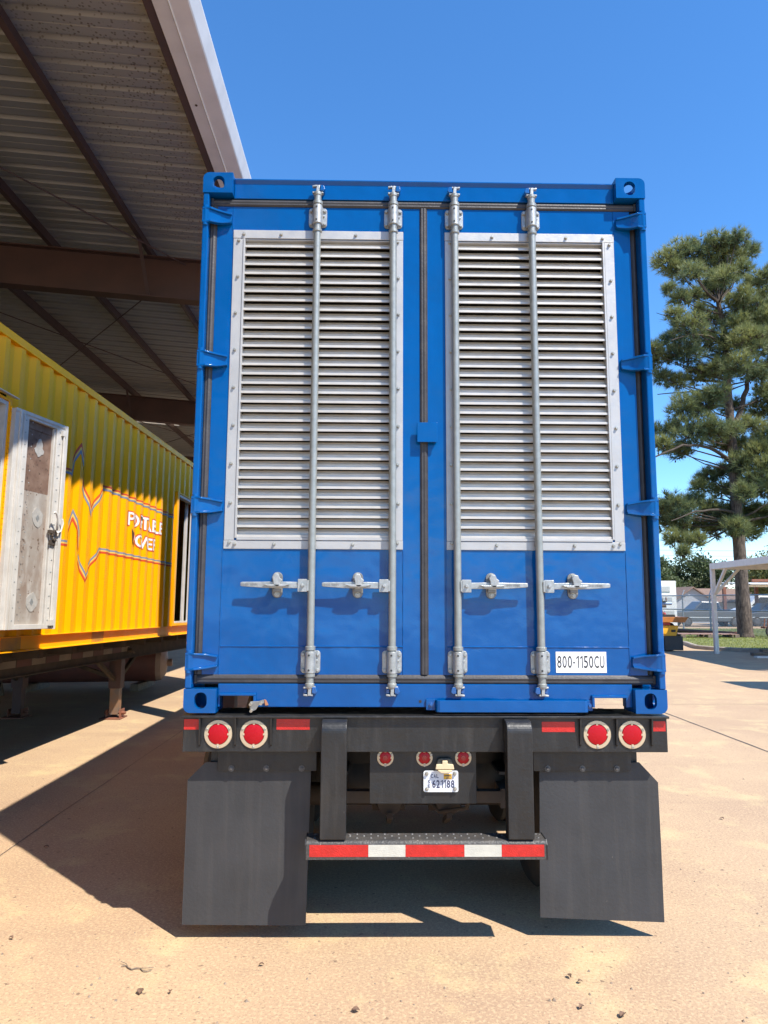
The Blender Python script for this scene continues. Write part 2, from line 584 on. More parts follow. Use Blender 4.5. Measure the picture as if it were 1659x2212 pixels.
def text_geo(s, size, font_x=1.0, align='CENTER', bold=0.0, spacing=1.0, extrude=0.0):
    cu = bpy.data.curves.new('txt', 'FONT')
    cu.body = s
    cu.size = size
    cu.align_x = align
    cu.align_y = 'CENTER'
    cu.offset = bold
    cu.space_character = spacing
    cu.extrude = extrude
    cu.resolution_u = 3
    o = bpy.data.objects.new('txt', cu)
    COL.objects.link(o)
    dg = bpy.context.evaluated_depsgraph_get()
    me = bpy.data.meshes.new_from_object(o.evaluated_get(dg))
    vs = [(v.co.x * font_x, v.co.y, v.co.z) for v in me.vertices]
    fs = [tuple(p.vertices) for p in me.polygons]
    bpy.data.objects.remove(o)
    bpy.data.curves.remove(cu)
    bpy.data.meshes.remove(me)
    return vs, fs


def fit_text(s, x0, x1, z0, z1, y, bold=0.0, extrude=0.0005, rot180=False):
    """text filling the rectangle x0..x1, z0..z1 on a plane of constant y facing -y"""
    vs, fs = text_geo(s, 1.0, bold=bold)
    a = np.array(vs)
    mn, mx = a.min(0), a.max(0)
    out = []
    for p in vs:
        u = (p[0] - mn[0]) / (mx[0] - mn[0])
        w = (p[1] - mn[1]) / (mx[1] - mn[1])
        if rot180:
            u, w = 1 - u, 1 - w
        out.append((x0 + u * (x1 - x0), y, z0 + w * (z1 - z0)))
    return out, fs


def char_text(s, x0, x1, z0, z1, y, widths, bold=0.0):
    """condensed lettering set character by character, with a flagged figure one"""
    tot = sum(widths.get(c, 1.0) for c in s)
    u = (x1 - x0) / tot
    V, F = [], []
    x = x0
    for c in s:
        w = widths.get(c, 1.0) * u
        a, b_ = x + 0.10 * u, x + w - 0.10 * u
        if c == '1':
            hh = z1 - z0
            sw = 0.17 * u + bold * 0.3 * u
            v_ = [(b_ - sw, z0), (b_, z0), (b_, z1), (b_ - sw * 0.85, z1), (a, z1 - hh * 0.17), (a, z1 - hh * 0.27), (b_ - sw, z1 - hh * 0.15)]
            v_, f_ = [(p[0], y, p[1]) for p in v_], [tuple(range(7))]
        elif c == '-':
            zm = z0 + (z1 - z0) * 0.38
            v_, f_ = [(a, y, zm), (b_, y, zm), (b_, y, zm + (z1 - z0) * .11), (a, y, zm + (z1 - z0) * .11)], [(0, 1, 2, 3)]
        else:
            v_, f_ = fit_text(c, a, b_, z0, z1, y, bold=bold)
        n = len(V)
        V += v_
        F += [tuple(i + n for i in f) for f in f_]
        x += w
    return V, F


def evaluated(o):
    dg = bpy.context.evaluated_depsgraph_get()
    dg.update()
    me = bpy.data.meshes.new_from_object(o.evaluated_get(dg))
    return me


def arc(cx, cy_, r, a0, a1, n=6):
    return [(cx + r * math.cos(math.radians(a0 + (a1 - a0) * i / n)), cy_ + r * math.sin(math.radians(a0 + (a1 - a0) * i / n))) for i in range(n + 1)]


def rrect(x0, x1, z0, z1, r, n=4):
    return arc(x1 - r, z1 - r, r, 0, 90, n) + arc(x0 + r, z1 - r, r, 90, 180, n) + arc(x0 + r, z0 + r, r, 180, 270, n) + arc(x1 - r, z0 + r, r, 270, 360, n)


def bolt_mesh(name, r=0.010, h=0.011, mat=None, washer=1.35):
    b = MB()
    b.lathe([(r * washer, 0.0), (r * washer, -0.003), (r, -0.003), (r, -h * 0.85), (r * 0.8, -h)], (0, 0, 0), 'y', 8)
    return b.mesh(name, mat or M_BOLT)


ME_BOLT = bolt_mesh('bolt', 0.0073, 0.011)
ME_BOLTG = bolt_mesh('bolt', 0.0085, 0.013, M_GALV)
ME_BOLTBIG = bolt_mesh('bolt', 0.0085, 0.011, M_BOLT, 1.7)
ME_SCREW = bolt_mesh('screw', 0.0045, 0.004, M_BOLT, 1.5)

# ------------------------------------------------------------------ ground
def ground_z(x, y):
    t = min(max((y - 54) / 26, 0), 1)
    return -1.5 * t * t * (3 - 2 * t)


xs = [-400, -150, -60, -30, -15, -8, -4, 0, 4, 8, 15, 25, 40, 60, 100, 200, 400]
ys = [-300, -100, -40, -15, -6, 0, 6, 12, 20, 30, 40, 48, 54, 58, 62, 66, 70, 74, 78, 82, 100, 200, 500, 1500]
b = MB()
vs = [(x, y, ground_z(x, y)) for y in ys for x in xs]
nx = len(xs)
b.add(vs, [(j * nx + i, j * nx + i + 1, (j + 1) * nx + i + 1, (j + 1) * nx + i) for j in range(len(ys) - 1) for i in range(nx - 1)])
b.build('ground', M_CONC, kind='structure')

# expansion joints in the slab: narrow wavering strips of tar
def joint(pts, w, name='expansion_joint'):
    b = MB()
    L_, R_ = [], []
    for i in range(len(pts) - 1):
        a, c = Vector(pts[i]), Vector(pts[i + 1])
        n = max(2, int((c - a).length / 0.12))
        d = (c - a).normalized()
        pn = Vector((-d.y, d.x))
        for k in range(n + (i == len(pts) - 2)):
            p = a.lerp(c, k / n)
            ww = w * (0.55 + 0.9 * noise.noise(Vector((p.x * 2.1, p.y * 2.1, 3))) ** 2 + 0.35 * random.random())
            off = 0.012 * noise.noise(Vector((p.x * 1.3, p.y * 1.3, 9)))
            L_.append((p + pn * (off - ww)).to_3d() + Vector((0, 0, 0.004)))
            R_.append((p + pn * (off + ww)).to_3d() + Vector((0, 0, 0.004)))
    n = len(L_)
    b.add(L_ + R_, [(i, n + i, n + i + 1, i + 1) for i in range(n - 1)])
    return b.build(name, M_JOINT, kind='structure')


joint([(4.22, -6), (4.22, 0), (4.2, 7.1), (4.2, 19)], 0.014)
joint([(-2.7, -6), (-2.72, 3), (-2.7, 14)], 0.003)
joint([(1.2, 8.2), (20, 8.6)], 0.006)

# ------------------------------------------------------------------ BLUE CONTAINER
Z0, Z1, W2, CL = 1.113, 4.009, 1.219, 12.19
YD = 0.055           # door skin
blue = thing('shipping_container', 'tall blue shipping container with louvred doors, riding on the black chassis', 'container', (0, 0, Z0))


def casting_mesh():
    """upper left rear corner casting, outer corner at the origin side: x 0..0.162, y 0..0.178, z -0.118..0"""
    bm = bmesh.new()
    bmesh.ops.create_cube(bm, size=1)
    for v in bm.verts:
        v.co = Vector(((v.co.x + .5) * .162, (v.co.y + .5) * .178, (v.co.z - .5) * .118))
    es = [e for e in bm.edges if all(abs(v.co.x) < 1e-6 for v in e.verts) and all(abs(v.co.z) < 1e-6 for v in e.verts)]
    bmesh.ops.bevel(bm, geom=es, offset=0.034, segments=5, affect='EDGES', profile=0.5)
    bmesh.ops.recalc_face_normals(bm, faces=bm.faces)
    me = bpy.data.meshes.new('corner_casting')
    bm.to_mesh(me)
    bm.free()
    o = bpy.data.objects.new('tmp', me)
    COL.objects.link(o)
    cut = MB()
    cut.box(0.030, 0.132, 0.030, 0.148, -0.090, -0.026)
    c1 = MB().prism(rrect(0.054, 0.117, -0.101, -0.020, 0.0305, 6), 1, -0.05, 0.06)      # end slot
    c2 = MB().prism([(y, z) for y, z in rrect(0.058, 0.120, -0.099, -0.022, 0.0305, 6)], 0, -0.05, 0.06)   # side slot
    c3 = MB().prism(rrect(0.030, 0.095, 0.030, 0.148, 0.0315, 6), 2, -0.06, 0.05)        # top slot
    c4 = MB().box(0.085, 0.20, 0.05, 0.148, -0.086, -0.030)                              # open to the inside
    tmp = []
    for c in (cut, c1, c2, c3):
        k = put('cut', c.mesh('cut', M_BLUE))
        tmp.append(k)
        md = o.modifiers.new('b', 'BOOLEAN')
        md.operation = 'DIFFERENCE'
        md.object = k
        md.solver = 'EXACT'
    res = evaluated(o)
    bpy.data.objects.remove(o)
    for k in tmp:
        bpy.data.objects.remove(k)
    res.materials.clear()
    res.materials.append(M_BLUE)
    return res


cm = casting_mesh()
bmx = bmesh.new()


def flipped(me, sx, sy, sz):
    m2 = me.copy()
    bm = bmesh.new()
    bm.from_mesh(m2)
    for v in bm.verts:
        v.co = Vector((v.co.x * sx, v.co.y * sy, v.co.z * sz))
    if sx * sy * sz < 0:
        bmesh.ops.reverse_faces(bm, faces=bm.faces)
    bm.to_mesh(m2)
    bm.free()
    return m2


for sx in (1, -1):
    for sy_ in (1, -1):
        for sz in (1, -1):
            o = put('corner_casting', flipped(cm, sx, sy_, sz), blue, bevel=0.004,
                    loc=(-W2 * sx - 0.002 * sx, 0 if sy_ > 0 else CL, Z1 + 0.003 if sz > 0 else Z0))

# header and sill
h = MB()
h.prism([(0.045, 3.886), (0.045, 3.972), (0.033, 3.992), (0.036, 3.999), (0.11, 3.999), (0.11, 3.886)], 0, -1.058, 1.058)
h.build('header', M_BLUE, blue, bevel=0.002)
s = MB()
nl, nr = (-1.048, -0.876), (0.858, 1.025)
poly = [(-1.058, 1.252), (-1.058, 1.137), (nl[0], 1.137), (nl[0], 1.194), (nl[1], 1.194), (nl[1], 1.137), (nr[0], 1.137), (nr[0], 1.186),
        (nr[1], 1.186), (nr[1], 1.137), (1.058, 1.137), (1.058, 1.252)]
s.prism(poly, 1, 0.042, 0.095)
for x0, x1, zt in ((nl[0], nl[1] + 0.014, 1.194), (nr[0] - 0.014, nr[1], 1.186)):
    s.box(x0, x1, 0.018, 0.0415, zt + 0.001, zt + 0.014)
s.box(nl[1] + 0.001, nl[1] + 0.014, 0.018, 0.0415, 1.14, 1.1945)
s.box(nr[0] - 0.014, nr[0] - 0.001, 0.018, 0.0415, 1.14, 1.1865)
sill = s.build('sill', M_BLUE, blue, bevel=0.0025)
d_ = MB().lathe([(0.0, -0.0008), (0.0075, -0.0008), (0.0075, 0.003)], (-0.03, 0.0415, 1.166), 'y', 12)
d_.build('drain_hole', M_HOLE, sill)

# corner posts
for sx, nm in ((-1, 'left'), (1, 'right')):
    p = MB()
    a, c = sorted((sx * W2, sx * 1.186))
    p.box(a, c, 0.004, 0.13, Z0 + .1182, Z1 - .1152)
    a, c = sorted((sx * 1.1855, sx * 1.13))
    p.box(a, c, 0.075, 0.13, Z0 + .14, Z1 - .125)
    p.build('corner_post', M_BLUE, blue, bevel=0.006)

# gaskets: ribbed extrusions
def gasket_profile(w):
    return [(-w / 2, 0.0), (-w / 2, -0.008), (-w * .30, -0.0145), (-w * .12, -0.0135), (w * .10, -0.0165), (w * .30, -0.0125), (w / 2, -0.004), (w / 2, 0.0)]


def gasket(x, z, w, horizontal, a, c, back=0.0):
    b = MB()
    pr = gasket_profile(w)
    if horizontal:
        b.prism([(YD + 0.004 + y, z + t) for t, y in pr], 0, a, c)
    else:
        b.prism([(x + t, YD + 0.004 + back + y) for t, y in pr], 2, a, c)
    return b.build('gasket', M_GASKET, blue, bevel=0.0015)


gasket(0, 3.864, 0.042, True, -1.17, 1.17)
gasket(0, 1.2745, 0.046, True, -1.17, 1.17)
gasket(-1.168, 0, 0.040, False, 1.298, 3.8425)
gasket(1.168, 0, 0.038, False, 1.298, 3.8425, 0.022)
gasket(-0.006, 0, 0.042, False, 1.298, 3.8425)
for sx in (-1, 1):
    for zz in (1.2745, 3.864):
        MB().box(min(sx * 1.17, sx * 1.184), max(sx * 1.17, sx * 1.184), YD - .012, YD + .02, zz - .022, zz + .022).build('gasket', M_GASKET, blue, bevel=0.003)

# slat profile (y outward negative), one pitch of the louvre blade
PITCHL = 0.05178


def slat_mesh(x0, x1):
    pr = [(0.0585, 0.0), (0.0525, 0.0), (0.0525, 0.0110), (0.0550, 0.0130), (0.0800, 0.0140), (0.0820, 0.0290), (0.0790, 0.0300), (0.0790, 0.0330),
          (0.0830, 0.0340), (0.0910, 0.0510), (0.0922, 0.0508), (0.0820, 0.0125), (0.0560, 0.0118), (0.0540, 0.0105), (0.0540, 0.0015), (0.0585, 0.0015)]
    return MB().prism(pr, 0, x0, x1).mesh('slat', M_SLAT)


def make_door(xa, xb, lo, hinge_side):
    """xa..xb door leaf, lo = (outer x0, outer x1) of the louvre frame"""
    ox0, ox1 = lo
    ix0, ix1, iz0, iz1 = ox0 + 0.055, ox1 - 0.055, 1.996, 3.656
    oz0, oz1 = 1.940, 3.704
    d = MB()
    zb, zt = 1.2965, 3.8435
    for x0, x1, z0, z1 in ((xa, ix0, zb, zt), (ix1, xb, zb, zt), (ix0, ix1, zb, iz0), (ix0, ix1, iz1, zt)):
        d.box(x0, x1, YD, YD + 0.05, z0, z1)
    bm = bmesh.new()
    me = d.mesh('door', M_BLUE)
    bm.from_mesh(me)
    bmesh.ops.remove_doubles(bm, verts=bm.verts, dist=1e-5)
    bm.to_mesh(me)
    bm.free()
    door = put('door', me, blue)
    # weld beads and joint lines
    def bead(p, q, r=0.0032):
        w = MB()
        n = 40
        pts, rs = [], []
        for i in range(n + 1):
            pts.append(Vector(p).lerp(Vector(q), i / n))
            rs.append(r * (0.75 + 0.55 * random.random()))
        w.tube(pts, rs, 6)
        w.build('weld_bead', M_BLUE, door, smooth=True)
    for x in (ox0 - 0.004, ox1 + 0.002):
        bead((x, YD, zb), (x, YD, oz0 - 0.004))
        bead((x, YD, oz1 + 0.003), (x, YD, zt))
    bead((ox0, YD, 1.439), (ox1, YD, 1.439), 0.0042)
    # frame of the louvre
    fr = []
    fr.append((ox0, ox1, iz1 - 0.0, oz1))
    fr.append((ox0, ox1, oz0, iz0 - 0.010))
    for x0, x1, z0, z1 in ((ox0, ox1, iz1, oz1), (ox0, ox1, oz0, iz0 - 0.012)):
        MB().box(x0, x1, YD - 0.0065, YD - 0.0005, z0, z1).build('frame_bar', M_ALU, door, bevel=0.0015)
    for x0, x1 in ((ox0, ix0), (ix1, ox1)):
        MB().box(x0 + 0.001, x1 - 0.001, YD - 0.0055, YD - 0.0005, iz0 - 0.0105, iz1 - 0.002).build('frame_bar', M_ALU, door, bevel=0.0015)
    # inner liner: thin angle round the opening
    ln = MB()
    ln.box(ix0 + 0.001, ix0 + 0.011, YD - 0.010, YD + 0.04, iz0 + 0.001, iz1 - 0.003)
    ln.box(ix1 - 0.011, ix1 - 0.001, YD - 0.010, YD + 0.04, iz0 + 0.001, iz1 - 0.003)
    ln.box(ix0 + 0.012, ix1 - 0.012, YD - 0.010, YD + 0.04, iz0 - 0.0095, iz0 + 0.004)
    ln.box(ix0 + 0.012, ix1 - 0.012, YD + 0.002, YD + 0.04, iz1 - 0.008, iz1 - 0.001)
    ln.build('liner', M_ALU, door, bevel=0.001)
    # blades
    sm = slat_mesh(ix0 + 0.0115, ix1 - 0.0115)
    for k in range(32):
        put('slat', sm, door, loc=(0, random.uniform(-0.0006, 0.0006), iz0 + 0.0055 + k * PITCHL))
    MB().box(ix0 - 0.02, ix1 + 0.02, 0.135, 0.14, iz0 - 0.05, iz1 + 0.05).build('shade_backing', M_DARKIN, door)  # dark sheet in place of the unlit inside
    # bolts round the frame
    for k in range(9):
        z = 1.975 + k * (3.642 - 1.975) / 8
        for x in (ox0 + 0.028, ox1 - 0.027):
            put('bolt', ME_BOLT, door, loc=(x + random.uniform(-.003, .003), YD - 0.006, z))
    for k in range(5):
        x = ox0 + 0.058 + k * 0.2055
        put('bolt', ME_BOLT, door, loc=(x, YD - 0.0065, oz1 - 0.025))
        put('bolt', ME_BOLT, door, loc=(x, YD - 0.0065, oz0 + 0.026))
    return door


door_l = make_door(-1.147, -0.0265, (-1.056, -0.119), -1)
door_r = make_door(0.0145, 1.147, (0.111, 1.054), 1)

# hinges
HZ = (3.763, 2.951, 2.163, 1.365)


def hinge_mesh(sx):
    sec = [(1.2195, -0.003, .043), (1.186, -0.003, .043), (1.172, 0.004, .041), (1.145, 0.020, .039), (1.118, 0.032, .036), (1.09, 0.038, .031),
           (1.066, 0.040, .027)]
    b = MB()

    def loft(f):
        vs, fs = [], []
        for x, y, hz in sec:
            vs += [(sx * x, yy, zz) for yy, zz in f(x, y, hz)]
        k = len(vs) // len(sec)
        for i in range(len(sec) - 1):
            for j in range(k):
                fs.append((i * k + j, i * k + (j + 1) % k, (i + 1) * k + (j + 1) % k, (i + 1) * k + j))
        fs.append(tuple(range(k)))
        fs.append(tuple((len(sec) - 1) * k + j for j in range(k)))
        b.add(vs, fs)
    loft(lambda x, y, hz: [(y, -hz), (y, hz), (y + 0.016, hz), (y + 0.016, -hz)])
    for s_ in (-1, 1):
        loft(lambda x, y, hz: [(y - (0.013 if x < 1.18 else 0.002), s_ * (hz + 0.001)), (y - (0.013 if x < 1.18 else 0.002), s_ * (hz - 0.009)),
                               (y + 0.001, s_ * (hz - 0.011)), (y + 0.001, s_ * (hz + 0.001))])
    b.tube([(sx * 1.203, 0.012, -0.058), (sx * 1.203, 0.012, 0.058)], 0.0175, 12)
    return b.mesh('hinge', M_BLUE, True)


for sx in (-1, 1):
    hm = hinge_mesh(sx)
    for z in HZ:
        put('hinge', hm, blue, loc=(0, 0, z), bevel=0.0015)

# lock rods with guides, cams, keepers, handles
def lug(b, x0, x1, y0, y1, z0, z1):
    b.box(x0, x1, y0, y1, z0, z1)


RY = 0.017


def make_rod(x, side):
    """side -1: handle to the left (left door), +1: handle to the right"""
    rod = MB().tube([(x, RY, 1.245), (x, RY, 3.89)], 0.0195, 18)
    for z0, z1, r in ((3.892, 3.906, 0.023), (3.838, 3.855, 0.0275), (3.680, 3.694, 0.0255), (1.424, 1.440, 0.0265), (1.292, 1.304, 0.0265), (1.244, 1.256, 0.024)):
        rod.lathe([(0.0195, z0 - .003), (r, z0), (r, z1), (0.0195, z1 + .004)], (x, RY, 0), 'z', 18)
    rod = rod.build('lock_rod', M_GALVROD, blue, smooth=True)
    # guides
    for zc, hh in ((3.7785, 0.056), (1.3625, 0.057)):
        g = MB()
        g.prism(rrect(x - 0.05, x + 0.05, zc - hh, zc + hh, 0.017), 1, YD - 0.009, YD - 0.0005)
        g.prism([(x - 0.031, YD - 0.008), (x - 0.026, RY), (x + 0.026, RY), (x + 0.031, YD - 0.008)], 2, zc - hh + 0.004, zc + hh - 0.004)
        g.lathe([(0.0205, -hh + .002), (0.0262, -hh + .003), (0.0262, hh - 0.003), (0.0205, hh - .002)], (x, RY, zc), 'z', 20)
        g.box(x + 0.024, x + 0.037, YD - 0.020, YD - 0.008, zc + 0.002, zc + 0.012)
        gd = g.build('rod_guide', M_GALV, rod, smooth=True, bevel=0.0012)
        for dx in (-0.0385, 0.0385):
            for dz in (-hh + 0.016, hh - 0.019):
                put('bolt', ME_BOLTG, rod, loc=(x + dx, YD - 0.009, zc + dz))
        for dz in (-0.038, 0.036):
            MB().lathe([(0, -0.0275), (0.0052, -0.0272), (0.0052, -0.022)], (x - 0.004, RY, zc + dz), 'y', 10).build('sleeve_hole', M_HOLE, rod)
    # cams and keepers
    kx = 1 if side < 0 else -1
    for top in (True, False):
        zc = 3.925 if top else 1.219
        s_ = 1 if top else -1
        c = MB()
        c.lathe([(0.0195, -0.032), (0.0225, -0.026), (0.0225, -0.021), (0.012, -0.010)] if top else [(0.0195, 0.034), (0.0225, 0.026), (0.0225, 0.020), (0.012, 0.008)],
                (x, RY, zc), 'z', 16)
        c.prism([(x - 0.009, zc - 0.022), (x + 0.009, zc - 0.022), (x + 0.010, zc + 0.022), (x - 0.006, zc + 0.022)], 1, RY - 0.016, RY + 0.018)
        for q in (-1, 1):
            for e in (-1, 1):
                zz = zc + e * 0.0175
                L_ = 0.030 if q != kx else (0.018 if e * s_ > 0 else 0.030)
                x0, x1 = sorted((x + q * 0.007, x + q * L_))
                c.prism([(x0, zz - 0.0045), (x1, zz - 0.0045 + 0.003 * e), (x1, zz + 0.0045 + 0.003 * e), (x0, zz + 0.0045)], 1, RY - 0.012, RY + 0.010)
        c.build('cam', M_GALV, rod, smooth=True, bevel=0.002)
        kp = MB()
        kp.prism([(x + kx * 0.013, zc - 0.010), (x + kx * 0.032, zc - 0.013), (x + kx * 0.040, zc - 0.002), (x + kx * 0.034, zc + 0.020), (x + kx * 0.013, zc + 0.022)],
                 1, RY - 0.016, 0.046)
        kp.build('keeper', M_BLUE_KEEP, blue, bevel=0.003)
        if not top:
            k2 = MB().box(min(x - kx * 0.013, x - kx * 0.030), max(x - kx * 0.013, x - kx * 0.030), RY - 0.004, 0.043, zc - 0.010, zc + 0.011)
            k2.build('keeper', M_BLUE_KEEP, blue, bevel=0.003)
    # handle
    H = 1.752
    g = MB()
    cx0, cx1 = sorted((x + side * 0.020, x + side * 0.068))
    g.prism(rrect(cx0, cx1, H - 0.034, H + 0.031, 0.004), 1, -0.005, 0.000)
    g.prism(rrect(cx0, cx1, H - 0.034, H + 0.031, 0.004), 1, 0.018, 0.023)
    g.box(min(x + side * 0.012, x + side * 0.024), max(x + side * 0.012, x + side * 0.024), -0.005, 0.026, H - 0.030, H + 0.024)
    clamp = g.build('handle_clamp', M_GALV, rod, bevel=0.0015)
    put('bolt', ME_BOLTG, rod, loc=(x + side * 0.043, -0.005, H - 0.001))
    hb = MB()
    t0, t1 = x + side * 0.062, x + side * 0.362
    sec = [(0.0, 0.016, 0.000, 0.006), (0.10, 0.0165, 0.000, 0.007), (0.22, 0.0165, 0.001, 0.010), (0.50, 0.0165, 0.001, 0.010), (0.64, 0.0155, 0.001, 0.006),
           (0.97, 0.0115, 0.004, 0.005), (1.0, 0.009, 0.004, 0.005)]
    vs, fs = [], []
    for t, hz, dz, hy in sec:
        xx = t0 + (t1 - t0) * t
        zc = H + dz
        vs += [(xx, 0.008 - hy, zc - hz), (xx, 0.008 - hy, zc + hz), (xx, 0.008 + hy, zc + hz), (xx, 0.008 + hy, zc - hz)]
    for i in range(len(sec) - 1):
        for j in range(4):
            fs.append((i * 4 + j, i * 4 + (j + 1) % 4, (i + 1) * 4 + (j + 1) % 4, (i + 1) * 4 + j))
    fs += [(0, 1, 2, 3), tuple(4 * (len(sec) - 1) + j for j in range(4))]
    hb.add(vs, fs)
    # stiffening web below the middle of the lever
    a, c = x + side * 0.105, x + side * 0.245
    hb.prism([(a, H + 0.004), (c, H + 0.004), (c - side * 0.03, H - 0.009), (a + side * 0.03, H - 0.009)], 1, -0.018, -0.001)
    hd = hb.build('handle', M_GALV, rod, bevel=0.003)
    tx = MB()
    for u0_, u1_, rot in ((0.285, 0.321, False), (0.2435, 0.277, True)) if side > 0 else ((0.320, 0.357, False), (0.275, 0.312, True)):
        x0, x1 = sorted((x + side * u0_, x + side * u1_))
        v_, f_ = fit_text('HH05', x0, x1, H - 0.003, H + 0.0095, 0.0022, bold=0.02, rot180=rot)
        v2 = [(p[0], 0.0040, p[2]) for p in v_]
        tx.add([(p[0], 0.0012, p[2]) for p in v_], f_)
    tx.build('raised_lettering', M_GALVD, rod)
    # catch plate behind the lever, with latch flap
    bx = x + side * 0.178
    k = MB()
    k.prism(rrect(bx - 0.027, bx + 0.027, H - 0.065, H + 0.068, 0.0265, 6), 1, YD - 0.011, YD - 0.0005)
    k.box(bx - 0.020, bx + 0.020, 0.020, YD - 0.010, H - 0.034, H - 0.019)
    k.build('catch_plate', M_GALVD, rod, bevel=0.002)
    fl = MB()
    fl.prism([(bx - 0.020, H + 0.040), (bx - 0.008, H + 0.058), (bx + 0.012, H + 0.056), (bx + 0.020, H + 0.036), (bx + 0.034, H + 0.026), (bx + 0.026, H + 0.014),
              (bx + 0.018, H - 0.006), (bx + 0.004, H - 0.011), (bx - 0.012, H - 0.002), (bx - 0.014, H + 0.02)], 1, -0.018, -0.010)
    fl.box(bx - 0.013, bx + 0.013, -0.011, YD - 0.010, H + 0.034, H + 0.046)
    fl.build('latch_flap', M_GALV, rod, bevel=0.003)
    put('bolt', ME_BOLTBIG, rod, loc=(bx - 0.002, YD - 0.024, H + 0.052))
    put('bolt', ME_BOLTBIG, rod, loc=(bx, YD - 0.011, H - 0.048))
    return rod


make_rod(-0.592, -1)
make_rod(-0.175, -1)
make_rod(0.163, 1)
make_rod(0.590, 1)

# door overlap plate, number sticker, flat bar, lashing bracket
lt = MB()
lt.prism(rrect(-0.045, 0.063, 2.509, 2.616, 0.004), 1, 0.018, 0.026)
lt.box(0.046, 0.058, 0.026, YD - .001, 2.512, 2.612)
lt.build('door_lap_plate', M_BLUE, blue, bevel=0.002)
st = MB().box(0.672, 0.934, YD - 0.0022, YD - 0.0004, 1.310, 1.4165).build('number_sticker', M_STICK, blue)
v_, f_ = char_text('800-1150CU', 0.676, 0.926, 1.334, 1.396, YD - 0.0027, {'1': 0.72, '-': 0.62, 'C': 1.08, 'U': 1.05}, bold=0.006)
MB().add(v_, f_).build('lettering', M_INK, st)
fb = MB()
fb.prism([(0.046, 0.012), (0.052, 0.000), (0.066, -0.006), (0.80, -0.006), (0.814, 0.000), (0.819, 0.012), (0.819, 0.041), (0.812, 0.041), (0.812, 0.010), (0.80, 0.001), (0.066, 0.001), (0.053, 0.010), (0.053, 0.041), (0.046, 0.041)],
         2, 1.119, 1.178)
fb.box(-0.001, 0.046, 0.030, 0.0415, 1.124, 1.180)
fb.box(0.820, 0.848, 0.030, 0.0415, 1.122, 1.176)
flat = fb.build('guard_bar', M_BLUE, blue, bevel=0.002)
put('bolt', bolt_mesh('bolt', 0.009, 0.012, M_BLUE_KEEP, 1.6), flat, loc=(0.024, 0.030, 1.153))
put('bolt', bolt_mesh('bolt', 0.009, 0.012, M_BLUE_KEEP, 1.6), flat, loc=(0.832, 0.030, 1.148))
lb = MB()
lb.prism([(-0.893, 1.152), (-0.888, 1.168), (-0.845, 1.170), (-0.822, 1.178), (-0.818, 1.160), (-0.846, 1.148), (-0.858, 1.128), (-0.880, 1.118), (-0.888, 1.130)],
         1, 0.008, 0.018)
lb = lb.build('lashing_bracket', M_GALVD, blue, bevel=0.002)
for bx, bz in ((-0.884, 1.160), (-0.880, 1.128), (-0.832, 1.163)):
    MB().tube([(bx, -0.012, bz - 0.004), (bx, 0.022, bz)], 0.0075, 8).build('bolt', M_BOLT, lb)
MB().prism([(-0.822, 1.176), (-0.812, 1.172), (-0.800, 1.148), (-0.815, 1.146)], 1, 0.03, 0.041).build('tag', pbr('copper_tag', (0.6, 0.27, 0.14), 0.4, 0.5), lb)


def corr_profile(length, pitch=0.276, depth=0.036):
    """(s, d) break points: outer flat 0, inner flat -depth"""
    pts = []
    s_ = 0.0
    a = (0.072, 0.068, 0.070, 0.066)
    while s_ < length:
        for ds, d in ((0, 0), (a[0], 0), (a[0] + a[1], -depth), (a[0] + a[1] + a[2], -depth)):
            if s_ + ds <= length:
                pts.append((s_ + ds, d))
        s_ += pitch
    pts.append((length, pts[-1][1]))
    return pts


# sides, roof, front and floor of the blue container
for sx in (-1, 1):
    b = MB()
    pr = corr_profile(CL - 0.36)
    vs = [(sx * (W2 - 0.012 + d), 0.18 + s_, z) for s_, d in pr for z in (1.27, 3.95)]
    b.add(vs, [(2 * i, 2 * i + 2, 2 * i + 3, 2 * i + 1) for i in range(len(pr) - 1)])
    b.build('side_panel', M_BLUE, blue)
    a, c = sorted((sx * W2, sx * (W2 - 0.06)))
    MB().box(a, c, 0.18, CL - 0.18, 3.945, 4.003).build('top_rail', M_BLUE, blue, bevel=0.005)
    MB().box(a, c, 0.18, CL - 0.18, 1.125, 1.275).build('bottom_rail', M_BLUE, blue, bevel=0.005)
b = MB().box(-1.155, 1.155, 0.112, CL - 0.02, 3.955, 3.975)
b.build('roof', M_BLUE, blue)
MB().box(-1.155, 1.155, CL - 0.06, CL - 0.01, 1.27, 3.95).build('front_panel', M_BLUE, blue)
MB().box(-1.155, 1.155, 0.15, CL - 0.07, 1.27, 1.30).build('floor_panel', M_DARKIN, blue)

# ------------------------------------------------------------------ CHASSIS UNDER THE BLUE CONTAINER
ch = thing('chassis_trailer', 'black container chassis trailer with round red tail lamps and mud flaps, under the blue container', 'trailer', (0, 0, 0))
BY = 0.022
b = MB()
b.box(-1.222, 1.222, BY, 0.24, 0.920, 1.088)
b.box(-1.226, 1.226, -0.004, 0.26, 1.0885, 1.1005)
bol = b.build('rear_bolster', M_BLACK, ch, bevel=0.003)
rb = MB().prism([(BY - 0.001, 1.088), (0.000, 1.088), (0.002, 1.055), (0.012, 0.958), (BY - 0.001, 0.95)], 0, -0.004, 0.004).mesh('gusset', M_BLACK)
for x in (-1.136, -0.958, -0.780, 0.777, 0.961, 1.140):
    put('gusset', rb, bol, loc=(x, 0, 0))


